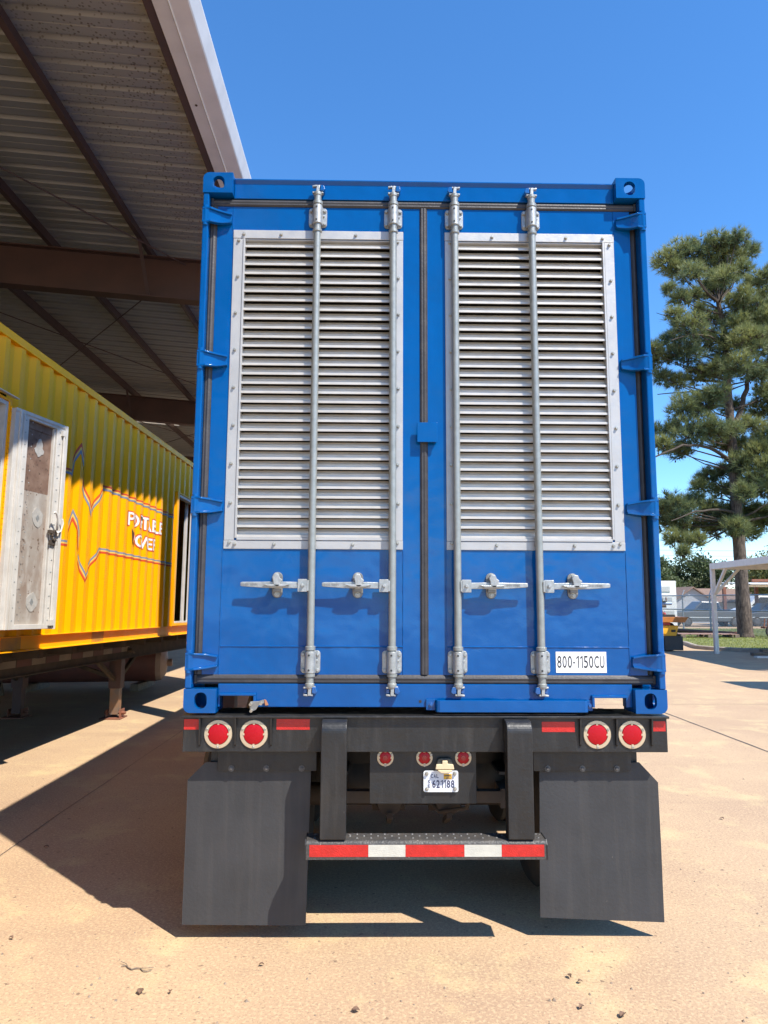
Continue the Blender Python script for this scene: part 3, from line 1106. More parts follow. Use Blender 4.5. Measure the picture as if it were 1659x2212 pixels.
def lamp(x, z, r, y, name, flat=False):
    rr = MB().lathe([(r * 0.735, -0.004), (r * 0.76, -0.0075), (r * 0.97, -0.0065), (r, -0.003), (r, 0.0)], (x, y, z), 'y', 40)
    for a in (0, 90, 180, 270):
        ca, sa = math.cos(math.radians(a)), math.sin(math.radians(a))
        rr.box(x + ca * r * .73 - .005, x + ca * r * .73 + .005, y - 0.0085, y - 0.002, z + sa * r * .73 - .005, z + sa * r * .73 + .005)
    # open centre: rebuild without the cap faces
    rr.f = [f for f in rr.f if len(f) == 4]
    o = rr.build(name, M_RING, ch, smooth=True)
    rl = r * 0.735
    ln = MB().lathe([(0.0, -0.0125), (rl * 0.3, -0.0122), (rl * 0.7, -0.0105), (rl * 0.95, -0.0075), (rl * 0.985, -0.003), (rl * 0.985, 0.0)], (x, y, z), 'y', 40)
    ln = ln.build('lens', M_LENS, o, smooth=True)
    if flat:
        MB().lathe([(0.0, -0.0145), (rl * 0.42, -0.0135), (rl * 0.45, -0.011)], (x, y, z), 'y', 20).build('lens_centre', M_LENSD, o, smooth=True)
    for a in (25, 155, 270):
        put('screw', ME_SCREW, o, loc=(x + math.cos(math.radians(a)) * r * 0.87, y - 0.007, z + math.sin(math.radians(a)) * r * 0.87))
    return o


for x in (-1.045, -0.867, 0.863, 1.040):
    lamp(x, 1.0075, 0.0705, BY, 'tail_lamp')
tapes = [(-1.218, -1.141, 1.029, 1.080), (-0.755, -0.588, 1.029, 1.081), (0.584, 0.751, 1.0195, 1.0695), (1.145, 1.2135, 1.0235, 1.073)]
for x0, x1, z0, z1 in tapes:
    MB().box(x0, x1, BY - 0.0012, BY - 0.0002, z0, z1).build('reflective_tape', M_REDTAPE, ch)

# plate with marker lamps and licence plate
PY = 0.080
lp = MB().box(-0.285, 0.258, PY, PY + 0.008, 0.656, 0.9195).build('lamp_plate', M_BLACK, ch, bevel=0.002)
for x in (-0.206, -0.007, 0.191):
    lamp(x, 0.882, 0.0425, PY, 'marker_lamp', True)
lic = MB().prism(rrect(-0.012, 0.164, 0.716, 0.8195, 0.010), 1, PY - 0.010, PY - 0.007).build('licence_plate', M_PLATE, ch, bevel=0.001)
rim = MB()
oo, ii = rrect(-0.012, 0.164, 0.716, 0.8195, 0.010), rrect(-0.0085, 0.1605, 0.7195, 0.816, 0.008)
n = len(oo)
rim.add([(p[0], PY - 0.0112, p[1]) for p in oo] + [(p[0], PY - 0.0112, p[1]) for p in ii], [(i, (i + 1) % n, n + (i + 1) % n, n + i) for i in range(n)])
rim.build('plate_rim', M_STICK, lic)
py = PY - 0.0108
tx = MB()
for s_, a in (('CAL', (0.024, 0.066, 0.784, 0.803)), ('621188', (0.030, 0.146, 0.736, 0.774)), ('S', (0.008, 0.0215, 0.758, 0.774)), ('E', (0.008, 0.0215, 0.737, 0.753))):
    v_, f_ = char_text(s_, *a, py, {'1': 0.75}, bold=0.02)
    tx.add(v_, f_)
tx.build('lettering', M_PLATEINK, lic)
MB().box(0.090, 0.131, py - .0003, py + .0002, 0.778, 0.804).build('sticker', M_STICKY, lic)
tx = MB()
for i in range(3):
    v_, f_ = fit_text('1188', 0.093 + .012 * i, 0.103 + .012 * i, 0.788, 0.7945, py - 0.0007)
    if i == 0:
        tx.box(0.093, 0.128, py - 0.0009, py - 0.0006, 0.7925, 0.7975)
        tx.box(0.101, 0.126, py - 0.0009, py - 0.0006, 0.782, 0.786)
tx.build('lettering', M_PLATEINK, lic)
for x, z in ((0.004, 0.805), (0.146, 0.806), (0.005, 0.731), (0.147, 0.732)):
    put('screw', ME_BOLT, lic, loc=(x, PY - 0.011, z))
ll = MB()
ll.prism([(0.052, 0.845), (0.058, 0.874), (0.066, 0.884), (0.122, 0.884), (0.130, 0.874), (0.136, 0.845)], 1, PY - 0.028, PY - 0.001)
ll = ll.build('licence_lamp', pbr('lamp_body_dark', (0.07, 0.07, 0.055), 0.5, var=0.3, vscale=40), ch, bevel=0.004)
sh = MB()
sh.prism([(0.046, 0.832), (0.050, 0.856), (0.080, 0.858), (0.081, 0.874), (0.107, 0.875), (0.108, 0.859), (0.136, 0.856), (0.141, 0.832)], 1, PY - 0.042, PY - 0.030)
sh.prism([(0.057, 0.829), (0.131, 0.829), (0.118, 0.816), (0.094, 0.812), (0.070, 0.816)], 1, PY - 0.045, PY - 0.028)
sh.build('lamp_shade', M_CREAM, ll, bevel=0.003)

# bumper and its posts
BF = -0.089
for x0, x1 in ((-0.523, -0.398), (0.386, 0.512)):
    pr = [(BF, 0.535)] + [(BF + 0.001, 0.9)] + arc(BF + 0.055, 1.032, 0.055, 180, 92, 8) + [(BY - 0.002, 1.0865), (BY - 0.002, 0.99), (-0.01, 0.975), (-0.01, 0.535)]
    MB().prism(pr, 0, x0, x1).build('bumper_post', M_BLACK, ch, bevel=0.004)
bp = MB()
pr = [(-0.088, 0.4445)] + [(-0.088, 0.505)] + arc(-0.068, 0.510, 0.020, 180, 90, 5) + [(0.030, 0.530), (0.030, 0.470), (0.024, 0.470), (0.024, 0.522), (-0.060, 0.522), (-0.080, 0.505), (-0.080, 0.452), (-0.03, 0.452), (-0.03, 0.4445)]
bp.prism(pr, 0, -0.588, 0.568)
bump = bp.build('bumper', M_BLACKTOP, ch, bevel=0.001)
MB().prism([(-0.090, 0.4425), (-0.090, 0.512), (-0.07, 0.533), (0.034, 0.5335), (0.034, 0.4425)], 0, 0.5685, 0.573).build('end_plate', M_BLACK, bump)
MB().prism([(-0.090, 0.4425), (-0.090, 0.512), (-0.07, 0.533), (0.034, 0.5335), (0.034, 0.4425)], 0, -0.593, -0.5885).build('end_plate', M_BLACK, bump)
ed = (-0.571, -0.289, -0.111, 0.172, 0.351, 0.557)
for i in range(5):
    MB().box(ed[i] + .0003, ed[i + 1] - .0003, -0.0893, -0.0882, 0.4585, 0.513).build('reflective_tape', M_WHITETAPE if i % 2 else M_REDTAPE, bump)
dm = MB().lathe([(0.0, 0.004), (0.005, 0.0032), (0.0075, 0.0)], (0, 0, 0), 'z', 8).mesh('tread_stud', M_BOLTD)
for i in range(17):
    for j, y in enumerate((-0.042, -0.012, 0.014)):
        x = -0.55 + i * 0.068 + (0.034 if j % 2 else 0)
        if x < 0.56 and not (-0.53 < x < -0.39) and not (0.38 < x < 0.52):
            put('tread_stud', dm, bump, loc=(x, y, 0.5301))

# mud flaps
def flap(poly, name, label, curl):
    """bent sheet from the outline poly (x,z), filled by a grid, 9 mm thick"""
    bm = bmesh.new()
    vs = [bm.verts.new((p[0], 0, p[1])) for p in poly]
    bm.faces.new(vs)
    for axis, lo_, hi_, n in ((0, -1.25, 1.25, 50), (2, 0, 0.9, 18)):
        for k in range(n + 1):
            t = lo_ + (hi_ - lo_) * k / n
            co = (t, 0, 0) if axis == 0 else (0, 0, t)
            no = (1, 0, 0) if axis == 0 else (0, 0, 1)
            bmesh.ops.bisect_plane(bm, geom=bm.verts[:] + bm.edges[:] + bm.faces[:], plane_co=co, plane_no=no)
    xm = sum(p[0] for p in poly) / len(poly)
    for v in bm.verts:
        dz = 0.85 - v.co.z
        v.co.y = 0.103 + curl(v.co.x - xm, dz) + 0.006 * noise.noise(Vector((v.co.x * 3.2, 1.7, v.co.z * 2.4))) * min(dz * 3, 1)
    r = bmesh.ops.extrude_face_region(bm, geom=bm.faces[:])
    for e in r['geom']:
        if isinstance(e, bmesh.types.BMVert):
            e.co.y += 0.009
    bmesh.ops.recalc_face_normals(bm, faces=bm.faces)
    me = bpy.data.meshes.new(name)
    bm.to_mesh(me)
    bm.free()
    me.materials.append(M_RUBBER)
    me.polygons.foreach_set('use_smooth', [True] * len(me.polygons))
    me.set_sharp_from_angle(angle=math.radians(40))
    return put(name, me, ch, label=label)


flap([(-1.122, 0.853), (-1.210, 0.766), (-1.213, 0.074), (-0.599, 0.069), (-0.584, 0.853)], 'mud_flap', None, lambda x, d: 0.004 * d)
flap([(0.586, 0.853), (0.573, 0.107), (1.195, 0.083), (1.197, 0.45), (1.195, 0.755), (1.103, 0.853)], 'mud_flap', None,
     lambda x, d: -0.012 * d * d - 0.02 * d * max(x, 0))
ME_FB = bolt_mesh('bolt', 0.009, 0.009, M_BOLTD, 1.8)
for x0, x1, bl in ((-1.055, -0.555, (-0.986, -0.809, -0.630)), (0.549, 1.052, (0.622, 0.800, 0.977))):
    hg = MB().box(x0, x1, 0.078, 0.090, 0.8155, 0.9195)
    hg.box(x0, x1, 0.0905, 0.20, 0.905, 0.9195)
    hg = hg.build('flap_hanger', M_BLACK, ch, bevel=0.002)
    for x in bl:
        put('bolt', ME_FB, hg, loc=(x, 0.078, 0.8285))
for sx in (-1, 1):
    MB().box(min(sx * 1.06, sx * 1.10), max(sx * 1.06, sx * 1.10), 0.13, 0.22, 0.845, 0.9195).build('light_bracket', M_BLACK, ch)

# frame, axles, wheels, undercarriage
fr = MB()
for sx in (-1, 1):
    x = sx * 0.47
    fr.box(x - 0.07, x + 0.07, 0.24, CL - 0.1, 1.072, 1.088)
    fr.box(x - 0.07, x + 0.07, 0.24, CL - 0.1, 0.76, 0.776)
    fr.box(x - 0.006, x + 0.006, 0.24, CL - 0.1, 0.776, 1.072)
fr.build('main_beam', M_BLACK, ch)
for y in (3.2, 5.6, 8.2, 10.6):
    MB().box(-1.2, 1.2, y, y + 0.14, 0.98, 1.071).build('cross_beam', M_BLACK, ch)


def wheel_mesh(cx, cy_, w, r=0.505):
    t = MB().lathe([(0.28, -w / 2), (r * .78, -w / 2 - .01), (r * .93, -w / 2 + .004), (r, -w / 2 + .035), (r, -0.075), (r - .012, -0.07), (r - .012, -0.06), (r, -0.055),
                    (r, -0.01), (r - .012, -0.006), (r - .012, 0.006), (r, 0.01), (r, 0.055), (r - .012, 0.06), (r - .012, 0.07), (r, 0.075),
                    (r, w / 2 - .035), (r * .93, w / 2 - .004), (r * .78, w / 2 + .01), (0.28, w / 2)], (cx, cy_, r), 'x', 40)
    return t


for y in (0.86, 2.10):
    for x in (-1.085, -0.79, 0.79, 1.085):
        ty = wheel_mesh(x, y, 0.27).build('tyre', M_TYRE, ch, smooth=True)
        rim_ = MB().lathe([(0.0, -0.05), (0.16, -0.06), (0.27, 0.04), (0.285, 0.10), (0.27, 0.11), (0.0, 0.06)], (x, y, 0.505), 'x', 24)
        rim_.build('rim', M_DUSTY, ty, smooth=True)
    MB().tube([(-1.1, y, 0.505), (1.1, y, 0.505)], 0.065, 14).build('axle', M_DUSTY, ch, smooth=True)
    for sx in (-1, 1):
        MB().beam((sx * 0.46, y - 0.55, 0.62), (sx * 0.46, y + 0.55, 0.62), 0.08, 0.10).build('leaf_spring', M_DUSTY, ch)
        MB().box(sx * 0.46 - 0.06, sx * 0.46 + 0.06, y + 0.55, y + 0.68, 0.55, 0.76).build('spring_hanger', M_DUSTY, ch)
        MB().lathe([(0.0, -0.10), (0.07, -0.10), (0.085, -0.03), (0.085, 0.03), (0.07, 0.10), (0, 0.10)], (sx * 0.17, y - 0.16, 0.52), 'y', 18).build('brake_chamber', M_DUSTY, ch, smooth=True)
        MB().box(sx * 0.17 - 0.10, sx * 0.17 + 0.10, y - 0.05, y - 0.03, 0.42, 0.60).build('chamber_bracket', M_DUSTY, ch)
        MB().beam((sx * 0.17, y - 0.3, 0.46), (sx * 0.17, y - 0.05, 0.36), 0.03, 0.03).build('push_rod', M_DUSTY, ch)
for sx in (-1, 1):
    MB().lathe([(0.0, 0.60), (0.10, 0.60), (0.145, 0.66), (0.15, 0.72), (0.125, 0.765), (0.15, 0.81), (0.145, 0.88), (0.10, 0.93), (0, 0.93)], (sx * 0.35, 0.60, 0), 'z', 22).build('air_spring', M_TYRE, ch, smooth=True)
MB().box(-0.395, 0.395, 1.40, 1.50, 0.50, 1.07).build('cross_beam', M_DUSTY, ch)  # added to block the sunlit ground seen under the chassis
MB().box(-0.395, 0.395, 2.85, 2.95, 0.40, 1.07).build('cross_beam', M_DUSTY, ch)  # also added, keeps sunlit ground further back from showing
MB().box(-0.42, 0.42, 0.30, 0.36, 0.60, 0.66).build('cross_tube', M_DUSTY, ch)
MB().tube([(0.30, 0.4, 0.66), (0.26, 0.5, 0.52), (0.12, 0.6, 0.47), (0.02, 0.7, 0.55)], 0.012, 8).build('air_hose', M_DUSTY, ch, smooth=True)
for sx in (-1, 1):
    MB().box(sx * 0.8 - 0.06, sx * 0.8 + 0.06, 9.6, 9.74, 0.05, 1.07).build('landing_leg', M_BLACK, ch)
    MB().box(sx * 0.8 - 0.13, sx * 0.8 + 0.13, 9.54, 9.80, 0.0, 0.05).build('foot_plate', M_BLACK, ch)

# ------------------------------------------------------------------ YELLOW CONTAINER ON ITS TRAILER
U = Vector((0.03489171, 0.99928604, -0.01449067)).normalized()
Nn = Vector((U.y, -U.x, 0)).normalized()       # outwards, towards the blue container
Up = Nn.cross(U).normalized()
if Up.z < 0:
    Up = -Up
# a point of the lower edge of the side, seen at pixel (200, 1390.5) of the photograph's 1659 px wide view
vx, vy = (200 - 829.5) / 1534, -(1390.5 - 1106) / 1534
ray = rt * vx + up * vy + fw
base = Vector((-3.65, 0, CAM.z))
t_ = (base - CAM).dot(Nn) / ray.dot(Nn)
b0 = CAM + ray * t_
O = b0 - U * b0.y
YM = Matrix(((Nn.x, U.x, Up.x, O.x), (Nn.y, U.y, Up.y, O.y), (Nn.z, U.z, Up.z, O.z), (0, 0, 0, 1)))   # local: x out, y along, z up
yel = thing('shipping_container', 'yellow shipping container with red and grey stripes, half under the shed roof', 'container', M=YM)
SA, SB = -1.25, 10.94


def yb(b, name, mat, parent=None, **k):
    return b.build(name, mat, parent or yel, local=True, **k)


PH = 3.914 - 0.072


def corr_d(s_):
    t = ((s_ - PH) % 0.272)
    if t < 0.072:
        return 0.0
    if t < 0.139:
        return -0.036 * (t - 0.072) / 0.067
    if t < 0.205:
        return -0.036
    return -0.036 * (0.272 - t) / 0.067


def corr_breaks(a, c):
    out = [a]
    k = math.floor((a - PH) / 0.272) - 1
    while PH + k * 0.272 < c + 0.3:
        for q in (0, 0.072, 0.139, 0.205):
            s_ = PH + k * 0.272 + q
            if a < s_ < c:
                out.append(s_)
        k += 1
    return out + [c]


WALLX = -0.012


def wall(a, c, h0, h1):
    b = MB()
    br = corr_breaks(a, c)
    b.add([(WALLX + corr_d(s_), s_, z) for s_ in br for z in (h0, h1)], [(2 * i, 2 * i + 2, 2 * i + 3, 2 * i + 1) for i in range(len(br) - 1)])
    return yb(b, 'side_panel', M_YELLOW)


D1, D2 = (1.62, 2.58), (7.66, 8.62)
HL, HH, DH = 0.142, 2.812, 2.235
wall(SA + 0.16, D1[0] - 0.06, HL, HH)
wall(D1[1] + 0.05, D2[0] - 0.10, HL, HH)
wall(D2[1] + 0.10, SB - 0.16, HL, HH)
wall(D1[0] - 0.06, D1[1] + 0.05, DH + 0.055, HH)
wall(D2[0] - 0.10, D2[1] + 0.10, DH + 0.03, HH)
b = MB()
b.prism([(0.006, -0.004), (0.006, 0.006), (-0.046, 0.008), (-0.046, 0.130), (0.0, 0.133), (0.0, 0.1415), (-0.06, 0.1415), (-0.06, -0.004)], 1, SA, SB)
rail = yb(b, 'bottom_rail', M_YELLOW, bevel=0.003)
b = MB().box(-0.06, 0.0, SA, SB, HH, 2.893)
yb(b, 'top_rail', M_YELLOW, bevel=0.005)
for s0, s1 in ((2.83, 3.18), (4.752, 5.086)):
    yb(MB().box(-0.055, -0.0445, s0, s1, 0.012, 0.127), 'fork_pocket', M_YELDIRT, rail)
yb(MB().box(-2.40, -0.065, SA + .05, SB - .05, 2.86, 2.88), 'roof', M_YELLOW)
yb(MB().box(-2.40, -0.065, SA + .05, SB - .05, 0.06, 0.10), 'floor_panel', M_DARKIN)
yb(MB().box(-2.438, -2.40, SA, SB, 0.0, 2.89), 'side_panel', M_YELLOW)
yb(MB().box(-2.40, -0.03, SA, SA + .05, 0.0, 2.86), 'end_panel', M_YELLOW)
yb(MB().box(-2.40, -0.03, SB - .05, SB, 0.0, 2.86), 'end_panel', M_YELLOW)
for s0 in (SA, SB - 0.16):
    yb(MB().box(-0.12, 0.002, s0, s0 + .16, 0.1425, 2.811), 'corner_post', M_YELLOW, bevel=0.005)
yb(MB().box(-0.9, -0.88, 0.8, 9.6, 0.11, 2.85), 'inner_shade_sheet', M_DARKIN)  # added near black sheet, shade inside the doorways put into its colour

# doorway behind the open door, and the far doorway
for (d0, d1), nm in ((D1, 'near'), (D2, 'far')):
    j = MB()
    j.box(-0.07, 0.006, d0 - 0.10 if nm == 'far' else d0 - 0.06, d0 - 0.012, HL + 0.001, DH + 0.03)
    j.box(-0.07, 0.006, d1 + 0.012, d1 + (0.10 if nm == 'far' else 0.05), HL + 0.001, DH + 0.03)
    j.box(-0.07, 0.006, d0 - 0.012, d1 + 0.012, DH + 0.005, DH + 0.029)
    j.box(-0.07, 0.012, d0 - 0.012, d1 + 0.012, HL + 0.001, HL + 0.04)
    yb(j, 'door_jamb', M_YELLOW, bevel=0.003)
    f = MB()
    f.box(-0.09, -0.005, d0 - 0.0115, d0 + 0.03, HL + 0.042, DH + 0.004)
    f.box(-0.09, -0.005, d1 - 0.03, d1 + 0.0115, HL + 0.042, DH + 0.004)
    f.box(-0.09, -0.005, d0 + 0.031, d1 - 0.031, DH - 0.035, DH + 0.004)
    f.box(-0.09, 0.0, d0 + 0.031, d1 - 0.031, HL + 0.042, HL + 0.07)
    f.box(-0.16, -0.12, d1 - 0.13, d1 - 0.05, HL + 0.042, DH + 0.004)
    yb(f, 'door_frame', M_WHITE, bevel=0.003)
hd = MB().prism([(0.0, DH + 0.055), (0.05, DH + 0.048), (0.05, DH + 0.056), (0.0, DH + 0.066)], 1, D1[0] - 0.1, D1[1] + 0.09)
yb(hd, 'rain_hood', M_WHITE)
hn = MB()
for k in range(40):
    hn.tube([(0.012, D1[1] + 0.028, 0.25 + k * 0.049), (0.012, D1[1] + 0.028, 0.25 + k * 0.049 + 0.044)], 0.008, 8)
yb(hn, 'piano_hinge', M_YELLOW)

# open white door leaf, swung out from the side
hinge_pt = Vector((0.014, D1[1] + 0.028, 0.0))


def pix_on_side(px, py_, scale=1.0):
    v = rt * ((px - 829.5) / 1534) + up * (-(py_ - 1106) / 1534) + fw
    t = (O - CAM).dot(Nn) / v.dot(Nn)
    w = CAM + v * t * scale
    return YM.inverted() @ w


def c4b(x, y):
    return (x / 2.087 / 1.82278, (1500 + y / 2.087) / 1.82278)


ft = pix_on_side(*c4b(540, 395), 0.955)
fbm = pix_on_side(*c4b(380, 2035), 0.955)
free = Vector(((ft.x + fbm.x) / 2, (ft.y + fbm.y) / 2, 0))
dirv = Vector((free.x - hinge_pt.x, free.y - hinge_pt.y, 0))
LW = dirv.length
dirv.normalize()
nout = Vector((dirv.y, -dirv.x, 0))
LH0, LH1 = fbm.z, ft.z
LM = Matrix(((dirv.x, nout.x, 0, hinge_pt.x), (dirv.y, nout.y, 0, hinge_pt.y), (0, 0, 1, LH0), (0, 0, 0, 1)))   # local: x across leaf, y out to camera, z up
LH = LH1 - LH0


class Leaf(MB):
    def mesh(self, *a, **k):
        self.v = [tuple(LM @ Vector(p)) for p in self.v]
        return MB.mesh(self, *a, **k)


ps, pe = 0.25 * LW, 0.80 * LW
lf = Leaf()
lf.box(0.0, ps, 0.0, 0.05, 0.0, LH)
lf.box(pe, LW, 0.0, 0.05, 0.0, LH)
lf.box(ps, pe, 0.0, 0.05, LH - 0.055, LH)
lf.box(ps, pe, 0.0, 0.05, 0.0, 0.045)
leaf = yb(lf, 'door', M_WHITE, bevel=0.003, label='weathered white side door swung open')
lf = Leaf()
lf.box(0.05, 0.075, 0.0505, 0.066, 0.0, LH)
lf.box(0.10, 0.12, 0.0505, 0.060, 0.0, LH)
lf.box(LW - 0.035, LW + 0.004, -0.004, 0.062, -0.004, LH + 0.004)
lf.box(0.0, LW - 0.036, 0.0505, 0.058, LH - 0.028, LH + 0.004)
lf.box(pe - 0.028, pe - 0.012, 0.002, 0.040, 0.046, LH - 0.06)
yb(lf, 'edge_trim', M_WHITE, leaf, bevel=0.002)
zs = LH * 0.64
yb(Leaf().box(ps, pe, 0.0, 0.012, 0.046, zs), 'panel', M_PANEL, leaf)
yb(Leaf().box(ps, pe, 0.0, 0.012, zs + .0005, LH - 0.056), 'panel', M_PANELTOP, leaf, label='brown stained upper panel')
yb(Leaf().box(ps + 0.001, pe - 0.03, 0.012, 0.018, LH - 0.13, LH - 0.057), 'top_strip', M_PANELTOP, leaf)


def blob(cx, cz, rx, rz, y, n=14, rag=0.25, tail=0):
    pts = []
    for k in range(n):
        a = 2 * math.pi * k / n
        r = 1 + random.uniform(-rag, rag)
        pts.append((cx + rx * math.cos(a) * r, cz + rz * math.sin(a) * r + (tail if abs(a - math.pi / 2) < 0.3 else 0)))
    return Leaf().prism(pts, 1, y, y + 0.004)


yb(blob(ps + 0.20, LH * 0.845, 0.055, 0.062, 0.0125, tail=0.05), 'plaster_patch', M_PLAST, leaf)
for zz in (0.52, 0.30 * 0.42 + 0.0):
    cz = LH * zz
    yb(blob(ps + 0.24, cz, 0.075, 0.09, 0.0125, rag=0.15), 'plaster_patch', M_PLAST, leaf)
    yb(Leaf().prism([(ps + .24, cz - .035), (ps + .265, cz), (ps + .24, cz + .035), (ps + .215, cz)], 1, 0.0170, 0.0185), 'washer_plate', M_GALV, leaf)
rod_ = Leaf()
rod_.tube([(LW - 0.075, 0.064, 0.03), (LW - 0.075, 0.064, LH * 0.42)], 0.010, 8)
rod_.tube([(LW - 0.055, 0.064, LH * 0.50), (LW - 0.055, 0.064, LH - 0.06)], 0.010, 8)
rod_.box(LW - 0.095, LW - 0.035, 0.0505, 0.078, 0.03, 0.085)
rod_.box(LW - 0.085, LW - 0.038, 0.0505, 0.074, LH - 0.11, LH - 0.06)
yb(rod_, 'lock_rod', M_WHITE, leaf)
hnd = Leaf()
hnd.tube([(LW - 0.19, 0.12, LH * 0.555), (LW - 0.16, 0.12, LH * 0.548), (LW - 0.13, 0.115, LH * 0.525), (LW - 0.115, 0.10, LH * 0.49), (LW - 0.085, 0.075, LH * 0.475)], 0.011, 8)
hnd.tube([(LW - 0.05, 0.10, LH * 0.53), (LW - 0.035, 0.10, LH * 0.51), (LW - 0.045, 0.09, LH * 0.47), (LW - 0.08, 0.07, LH * 0.46)], 0.009, 8)
yb(hnd, 'handle', M_WSTEEL, leaf, smooth=True)
lk = Leaf()
lk.box(LW - 0.16, LW - 0.06, 0.0505, 0.07, LH * 0.40, LH * 0.425)
for a in range(7):
    t = a / 6 * math.pi * 1.6
    lk.tube([(LW - 0.115 + .03 * math.cos(t), 0.07, LH * 0.445 + .05 * math.sin(t)), (LW - 0.115 + .03 * math.cos(t + .8), 0.078, LH * 0.445 + .05 * math.sin(t + .8))], 0.010, 6)
lk.box(LW - 0.185, LW - 0.12, 0.0505, 0.082, LH * 0.455, LH * 0.47)
yb(lk, 'lock_case', M_DUSTY, leaf)
rv = Leaf()
for k in range(17):
    for xx in (0.14, 0.225, pe + 0.045, LW - 0.105):
        rv.lathe([(0, .004), (0.0055, .003), (0.007, 0)], (xx, 0.05, 0.08 + k * (LH - .16) / 16), 'y', 6)
yb(rv, 'rivet', M_GALV, leaf, kind='stuff')

# stripes painted on the side
def ribbon(pts, w, off, name, mat):
    """band of width w centred 'off' to the left of the path pts [(s, h)], laid on the corrugation"""
    P_ = [Vector(p) for p in pts]
    nrm = []
    for i, p in enumerate(P_):
        a = (P_[i] - P_[i - 1]).normalized() if i else None
        c = (P_[i + 1] - P_[i]).normalized() if i < len(P_) - 1 else None
        na = Vector((-a.y, a.x)) if a else None
        nc = Vector((-c.y, c.x)) if c else None
        if na and nc:
            mi = (na + nc).normalized()
            mi /= max(mi.dot(na), 0.3)
        else:
            mi = na or nc
        nrm.append(mi)
    b = MB()
    vs = []
    for i in range(len(P_) - 1):
        n = max(3, int((P_[i + 1] - P_[i]).length / 0.008))
        for k in range(n + (i == len(P_) - 2)):
            t = k / n
            c = P_[i].lerp(P_[i + 1], t)
            m_ = nrm[i].lerp(nrm[i + 1], t)
            for o_ in (off - w / 2, off + w / 2):
                q = c + m_ * o_
                vs.append((WALLX + corr_d(q.x) + 0.0028, q.x, q.y))
    b.add(vs, [(2 * i, 2 * i + 2, 2 * i + 3, 2 * i + 1) for i in range(len(vs) // 2 - 1)])
    return yb(b, name, mat)


sE = D2[0] - 0.102
ZS = 0.05
upath = [(D1[1] + 0.06, 1.855), (3.925 + ZS, 1.855), (3.96 + ZS, 2.00), (4.055 + ZS, 2.165), (4.16 + ZS, 1.98), (4.205 + ZS, 1.80), (4.425 + ZS, 1.465), (4.66 + ZS, 1.76), (4.75 + ZS, 1.845), (sE, 1.845)]
lpath = [(D1[1] + 0.06, 1.085), (3.885 + ZS, 1.085), (3.91 + ZS, 1.21), (4.01 + ZS, 1.410), (4.10 + ZS, 1.25), (4.14 + ZS, 1.06), (4.35 + ZS, 0.735), (4.61 + ZS, 1.00), (4.69 + ZS, 1.087), (sE, 1.087)]
for path, sg in ((upath, 1), (lpath, -1)):
    ribbon(path, 0.023, 0.0195 * sg, 'stripe', M_SRED)
    ribbon(path, 0.0155, 0.0, 'stripe', M_SYEL)
    ribbon(path, 0.023, -0.0195 * sg, 'stripe', M_SBLUE)


def side_text(s_, a, c, h0, h1, bold, mat, lift, name):
    vs, fs = text_geo(s_, 1.0, bold=bold)
    ar = np.array(vs)
    mn, mx = ar.min(0), ar.max(0)
    bm = bmesh.new()
    bv = [bm.verts.new((a + (p[0] - mn[0]) / (mx[0] - mn[0]) * (c - a), h0 + (p[1] - mn[1]) / (mx[1] - mn[1]) * (h1 - h0), 0)) for p in vs]
    for f in fs:
        try:
            bm.faces.new([bv[i] for i in f])
        except ValueError:
            pass
    for s1 in corr_breaks(a, c)[1:-1]:
        bmesh.ops.bisect_plane(bm, geom=bm.verts[:] + bm.edges[:] + bm.faces[:], plane_co=(s1, 0, 0), plane_no=(1, 0, 0))
    for v in bm.verts:
        s1, h = v.co.x, v.co.y
        v.co = Vector((WALLX + corr_d(s1) + lift, s1, h))
    me = bpy.data.meshes.new(name)
    bm.to_mesh(me)
    bm.free()
    me.materials.append(mat)
    return put(name, me, yel, local=True)


for s_, a, c, h0, h1 in (('PORTABLE', 5.66, 6.94, 1.495, 1.675), ('POWER', 5.82, 6.72, 1.232, 1.402)):
    side_text(s_, a - 0.019, c + 0.019, h0 - 0.017, h1 + 0.017, 0.055, M_SRED, 0.0030, 'lettering')
    side_text(s_, a, c, h0, h1, 0.02, M_LETW, 0.0050, 'lettering')
for pts in ([(5.73, 1.46), (5.80, 1.40), (5.86, 1.30), (5.80, 1.25), (5.75, 1.28)], [(6.02, 1.66), (6.09, 1.65), (6.08, 1.60), (6.04, 1.60)], [(5.78, 1.43), (5.9, 1.38), (5.86, 1.34)]):
    b = MB()
    n = len(pts)
    b.add([(WALLX + corr_d(p[0]) + 0.0065, p[0], p[1]) for p in pts], [tuple(range(n))])
    yb(b, 'peeled_patch', M_PEEL)

# trailer under the yellow container
ytr = thing('flatbed_trailer', 'dark rusty trailer frame with landing legs under the yellow container', 'trailer', M=YM)
for d0 in (-0.42, -2.02):
    f = MB()
    f.box(d0 - 0.06, d0 + 0.06, SA - 0.3, SB - .2, -0.020, -0.006)
    f.box(d0 - 0.06, d0 + 0.06, SA - 0.3, SB - .2, -0.30, -0.286)
    f.box(d0 + 0.03, d0 + 0.045, SA - 0.3, SB - .2, -0.286, -0.020)
    fo = f.build('main_beam', M_RUST if d0 < -1 else M_DUSTY, ytr, local=True)
    if d0 > -1:
        for k in range(8):
            s0 = 1.9 + k * 0.62
            MB().box(d0 + 0.0455, d0 + 0.0465, s0, s0 + 0.30, -0.20, -0.13).build('reflective_tape', pbr('dirty_red_tape', (0.14, 0.05, 0.035), 0.6, var=0.3), fo, local=True)
            MB().box(d0 + 0.0455, d0 + 0.0465, s0 + 0.305, s0 + 0.60, -0.20, -0.13).build('reflective_tape', pbr('dirty_white_tape', (0.26, 0.20, 0.14), 0.6, var=0.3), fo, local=True)
